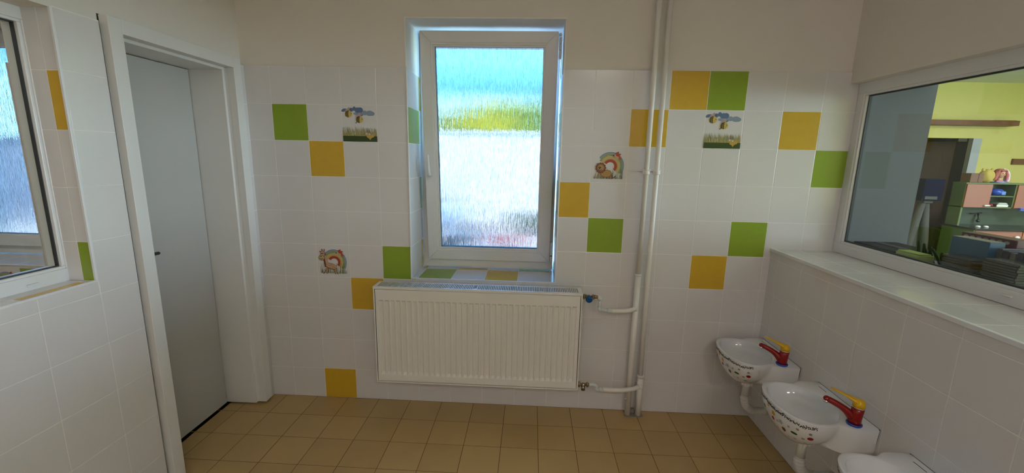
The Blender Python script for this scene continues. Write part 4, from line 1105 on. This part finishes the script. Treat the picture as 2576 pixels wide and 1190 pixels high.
tag(mb.obj('storage_box', loc=(6.87, 3.60, 1.066)), 'dark blue box on top of the grey draped stand', 'box')

# things on the playroom side of the window sill
SZ = 1.0565; MBLK = mat('matt_black_plastic', (0.010, 0.010, 0.011), 0.75, spec=0.2)
mb = MB(); mb.box((3.285, -0.235, SZ), (3.50, -0.015, 1.098), MBLK, 0.006); mb.box((3.275, -0.240, 1.098), (3.505, -0.012, 1.110), MBLK, 0.004)
mb.box((3.36, -0.20, 1.110), (3.40, -0.04, 1.113), mat('dark_grey_plastic', (0.03, 0.03, 0.032), 0.4))
tag(mb.obj('black_tray'), 'flat black device lying at the left end of the playroom window sill', 'device')
mb = MB(); YG = mat('yellow_green_card', (0.38, 0.42, 0.11), 0.6)
mb.box((3.275, -0.41, SZ), (3.345, -0.285, 1.118), YG, 0.003); mb.box((3.28, -0.405, 1.119), (3.335, -0.29, 1.124), YG, 0.001)
tag(mb.obj('card_box'), 'yellow green card box between the black device and the dark stacks', 'box')
mb = MB(); random.seed(9)
for k in range(6):
    y = -0.25 - 0.028 * k
    mb.tube(bez((3.42, y + 0.0, SZ + 0.006), (3.40, y + random.uniform(-.03, .03), 1.20 - .012 * k), (3.37, y - 0.03, 1.19 - 0.01 * k), (3.385 + 0.006 * k, y - 0.055, SZ + 0.006), 12), 0.0055, MBLK, 8)
tag(mb.obj('cable_bundle'), 'tangle of black cables behind the yellow green box', 'cables', kind=None)
mb = MB(); BB = mat('blue_box_print', (0.012, 0.085, 0.17), 0.4, vary=(12, 0.25))
mb.box((3.350, -0.620, SZ), (3.412, -0.462, 1.226), BB, 0.002); mb.box((3.352, -0.618, 1.2262), (3.41, -0.464, 1.2275), mat('card_edge', (0.33, 0.28, 0.21), 0.7))
mb.box((3.356, -0.6205, SZ + 0.01), (3.405, -0.6200, 1.15), mat('print_orange_brown', (0.35, 0.17, 0.06), 0.5))
tag(mb.obj('blue_box'), 'blue cardboard box standing on the playroom window sill', 'box')
crt = thing('storage_crate', 'dark red crate with a row of pale handle holes behind the blue box', 'crate', (0, 0, 0))
WINE = mat('wine_plastic', (0.10, 0.012, 0.025), 0.4)
mb = MB(); mb.box((3.445, -0.628, SZ), (3.520, -0.405, 1.238), WINE, 0.003); mb.obj('crate_body', crt)
for k in range(7):
    mb = MB(); y = -0.428 - 0.0275 * k
    mb.prism([(0.010 * math.cos(a), 0.0065 * math.sin(a)) for a in [2 * math.pi * j / 16 for j in range(16)]], -0.001, 0.0015, mat('pale_hole', (0.42, 0.36, 0.32), 0.6), M=Matrix.Translation((3.4445, y, 1.222)) @ Matrix.Rotation(math.radians(-90), 4, 'Y') @ Matrix.Rotation(math.radians(90), 4, 'Z'))
    mb.obj('handle_hole', crt)
SP = [mat('spine_%d' % k, c, 0.4) for k, c in enumerate(((0.05, 0.045, 0.06), (0.03, 0.02, 0.05), (0.12, 0.10, 0.09), (0.02, 0.02, 0.07), (0.07, 0.03, 0.04)))]
lab = ['black spine', 'violet black spine', 'grey spine', 'midnight blue spine', 'dark plum spine']
for k in range(9):
    y = -0.646 - 0.024 * k
    mb = MB(); h = 1.208 - 0.004 * (k % 3); w = 0.0095
    mb.box((3.365, y - w, SZ), (3.49, y + w, h), SP[k % 5], 0.002); mb.box((3.3645, y - w * .5, SZ + 0.05), (3.365, y + w * .5, SZ + 0.10), (mat('pale_title', (0.35, 0.32, 0.36), 0.5), mat('dull_title', (0.16, 0.13, 0.2), 0.5))[k % 2])
    tag(mb.obj('upright_book'), 'dark upright book in the row right of the blue box', 'book', 'dark upright books on the playroom sill')
for s_, (ya, yb, n, x0_) in enumerate(((-0.530, -0.655, 10, 3.262), (-0.690, -0.815, 12, 3.262))):
    for k in range(n):
        z = SZ + 0.0102 * k; dy = 0.002 * math.sin(k * 2.1 + s_); dx = 0.0015 * math.cos(k * 1.7)
        mb = MB(); mb.box((x0_ + dx, yb + dy, z), (x0_ + 0.085 + dx, ya + dy, z + 0.0094), mat('case_dark', (0.045, 0.042, 0.038), 0.25), 0.0008)
        mb.box((x0_ + dx - 0.0004, yb + dy + .006, z + .0022), (x0_ + dx + 0.0004, ya + dy - .006, z + .0072), (mat('case_paper_a', (0.10, 0.085, 0.06), 0.5), mat('case_paper_b', (0.07, 0.075, 0.07), 0.5))[(k * 7 + s_) % 2])
        tag(mb.obj('disc_case'), 'flat dark disc case in the stack %s' % ('in front of the blue box' if s_ == 0 else 'in front of the upright books'), 'disc case',
            'disc cases in the stack below the blue box' if s_ == 0 else 'disc cases in the stack at the right edge')

# ================================================================== OUTSIDE
GRD = mat('pale_concrete', (0.42, 0.385, 0.35), 0.85, vary=(1.5, 0.25)); WW = mat('white_render', (0.60, 0.60, 0.60), 0.85, vary=(1.2, 0.25))
mb = MB(); mb.box((-30, 0.46, -0.45), (3.4, 40, -0.35), GRD); struct(mb.obj('ground'), 'pale sunlit yard outside the window')
mb = MB(); mb.box((-9.4, 9.0, -0.35), (3.4, 9.3, 2.13), WW); mb.box((-9.4, 8.96, 2.13), (3.4, 9.34, 2.20), WW, 0.01)
tag(mb.obj('garden_wall'), 'long white garden wall across the yard, blurred by the patterned glass', 'wall')
def bush(name, label, loc, r, col, seed, n=1500, lw=0.10, cat='tree'):
    rnd = random.Random(seed)
    root = thing(name, label, cat, loc)
    lf = mat('leaf_%d' % seed, col, 0.6, vary=(2.5, 0.45)); mb = MB()
    for k in range(n):
        d = Vector((rnd.gauss(0, 1), rnd.gauss(0, 1), rnd.gauss(0, 1))).normalized() * rnd.uniform(0.55, 1.0)
        c = Vector((d.x * r[0], d.y * r[1], d.z * r[2] + r[2] * 1.02))
        a = Vector((rnd.gauss(0, 1), rnd.gauss(0, 1), rnd.gauss(0, 1))).normalized(); b = a.orthogonal().normalized()
        s = lw * rnd.uniform(0.6, 1.4)
        mb.face([c - a * s, c + b * s * 0.5, c + a * s, c - b * s * 0.5], lf)
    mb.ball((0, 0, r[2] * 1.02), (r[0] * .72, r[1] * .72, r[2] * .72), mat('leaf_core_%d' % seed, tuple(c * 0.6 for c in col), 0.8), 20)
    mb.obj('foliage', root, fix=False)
    mb = MB(); bk = mat('bark', (0.09, 0.06, 0.04), 0.9); mb.tube([(0, 0, 0), (0.03, 0.02, r[2] * 0.6), (0, 0, r[2] * 1.1)], [0.09 * r[0], 0.07 * r[0], 0.03 * r[0]], bk, 10); mb.obj('trunk', root)
    return root
YG1 = (0.50, 0.52, 0.05); 
bush('leafy_tree', 'low green bush at the left behind the white garden wall', (-2.0, 12.3, -0.35), (1.0, 0.8, 1.80), (0.26, 0.30, 0.06), 21)
bush('leafy_tree', 'yellow green bush in the middle behind the white garden wall', (0.0, 12.3, -0.35), (0.95, 0.8, 1.98), (0.62, 0.52, 0.012), 22)
bush('leafy_tree', 'fresh green bush at the right behind the white garden wall', (2.10, 13.4, -0.35), (1.0, 0.8, 2.28), (0.16, 0.28, 0.06), 23)
bush('leafy_tree', 'wide green tree crown rising behind the three bushes', (0.3, 17.0, -0.35), (5.0, 2.4, 2.30), (0.36, 0.42, 0.05), 24, 5000, 0.14)
bush('leafy_tree', 'pale green tree seen through the neighbouring washroom window', (-13.6, 13.5, -0.35), (4.2, 2.2, 2.6), (0.16, 0.26, 0.10), 25, 3000, 0.14)
mb = MB(); mb.box((-20, 8.0, -0.35), (-9.6, 8.6, 1.75), mat('shed_blue_grey', (0.16, 0.20, 0.27), 0.8, vary=(2, 0.4))); mb.box((-20.1, 7.9, 1.75), (-9.5, 8.75, 1.85), mat('shed_blue_grey', (0.16, 0.20, 0.27)))
tag(mb.obj('garden_shed'), 'blue grey shed blurred behind the neighbouring room window', 'shed')
bush('flower_bush', 'small red flowering bush in the yard, right of the parked car', (1.0, 6.35, -0.35), (0.30, 0.25, 0.14), (0.42, 0.09, 0.09), 26, 500, 0.035, 'bush')
bush('low_shrub', 'dry brown shrub in front of the white garden wall at the left', (-0.3, 8.2, -0.35), (0.60, 0.35, 0.13), (0.20, 0.16, 0.12), 27, 600, 0.05, 'shrub')
bush('low_shrub', 'dark green shrub in front of the white garden wall at the right', (1.55, 7.9, -0.35), (0.60, 0.40, 0.30), (0.10, 0.14, 0.08), 28, 700, 0.05, 'shrub')
car = thing('parked_car', 'pale blue parked car glinting in the sun behind the patterned glass', 'car', (-1.95, 6.7, 0.0 - 0.35))
CB = mat('car_paint', (0.34, 0.43, 0.52), 0.15, metal=0.4, coat=1.0); CG = mat('car_glass', (0.03, 0.05, 0.07), 0.05)
mb = MB(); P2 = Matrix(((1,0,0,0),(0,0,-1,0),(0,1,0,0),(0,0,0,1)))
mb.prism([(-2.0, 0.25), (2.0, 0.25), (2.05, 0.55), (1.95, 0.78), (1.1, 0.90), (0.55, 1.36), (0.2, 1.44), (-0.9, 1.42), (-1.5, 0.98), (-2.0, 0.90), (-2.08, 0.5)], -0.82, 0.82, CB, M=P2, bev=0.06); mb.obj('car_body', car)
mb = MB(); mb.prism([(1.0, 0.92), (0.52, 1.32), (-0.15, 1.36), (-0.15, 0.92)], 0.815, 0.835, CG, M=P2); mb.prism([(-0.25, 0.92), (-0.25, 1.36), (-0.85, 1.35), (-1.35, 0.95)], 0.815, 0.835, CG, M=P2); mb.obj('side_windows', car)
for x in (-1.3, 1.3):
    for s in (-1, 1):
        mb = MB(); mb.tube([(x, s * 0.68, 0.31), (x, s * 0.86, 0.31)], 0.31, RUBBER, 28); mb.tube([(x, s * 0.865, 0.31), (x, s * 0.87, 0.31)], 0.19, CHROME, 20); mb.obj('wheel', car)

# ================================================================== LAMPS
def ceiling_lamp(label, x, y, z, sx, sy, watt, color):
    t = thing('ceiling_lamp', label, 'lamp', (x, y, z))
    mb = MB(); mb.box((-sx / 2, -sy / 2, -0.05), (sx / 2, sy / 2, 0.0), WHT2, 0.006); mb.obj('housing', t)
    mb = MB(); mb.box((-sx / 2 + 0.02, -sy / 2 + 0.02, -0.062), (sx / 2 - 0.02, sy / 2 - 0.02, -0.05), LAMPG, 0.004); mb.obj('diffuser', t)
    l = light('lamp_light', 'AREA', (0, 0, -0.066), watt, color, sx - 0.05, sy - 0.05, parent=t)
    return t
WARM = (1.0, 0.945, 0.885)
ceiling_lamp('ceiling lamp of the washroom nearer its right wall', 2.45, -4.1, ZC, 0.6, 0.30, 16, WARM)
ceiling_lamp('ceiling lamp of the washroom nearer its left wall', 1.05, -4.3, ZC, 0.6, 0.30, 11, WARM)
ceiling_lamp('unseen lamp added to light the neighbouring washroom', -1.9, -1.6, ZC, 1.2, 0.3, 9, WARM)  # added out of view to light the room behind the inner window
ceiling_lamp('unseen lamp added in the playroom to brighten its yellow wall', 7.9, 1.2, 2.75, 1.2, 0.6, 80, (1.0, 0.98, 0.93))  # unseen lamp, added so the yellow wall is bright
ceiling_lamp('unseen lamp added in the playroom near the inner window', 5.0, -1.8, 2.75, 1.2, 0.6, 4, (0.95, 0.98, 1.0))  # second added lamp, unseen, a little extra playroom light

wu = thing('window_5', 'long white window in the far side wall of the playroom', None); wu['kind'] = 'structure'
mb = MB()
for a in (-4.6, -3.17, -1.73, -0.26): mb.box((10.05, a, 0.85), (10.12, a + 0.06, 2.45), PVC, 0.003)
mb.box((10.05, -4.6, 0.85), (10.12, -0.2, 0.91), PVC, 0.003); mb.box((10.05, -4.6, 2.39), (10.12, -0.2, 2.45), PVC, 0.003)
mb.obj('window_frame', wu)
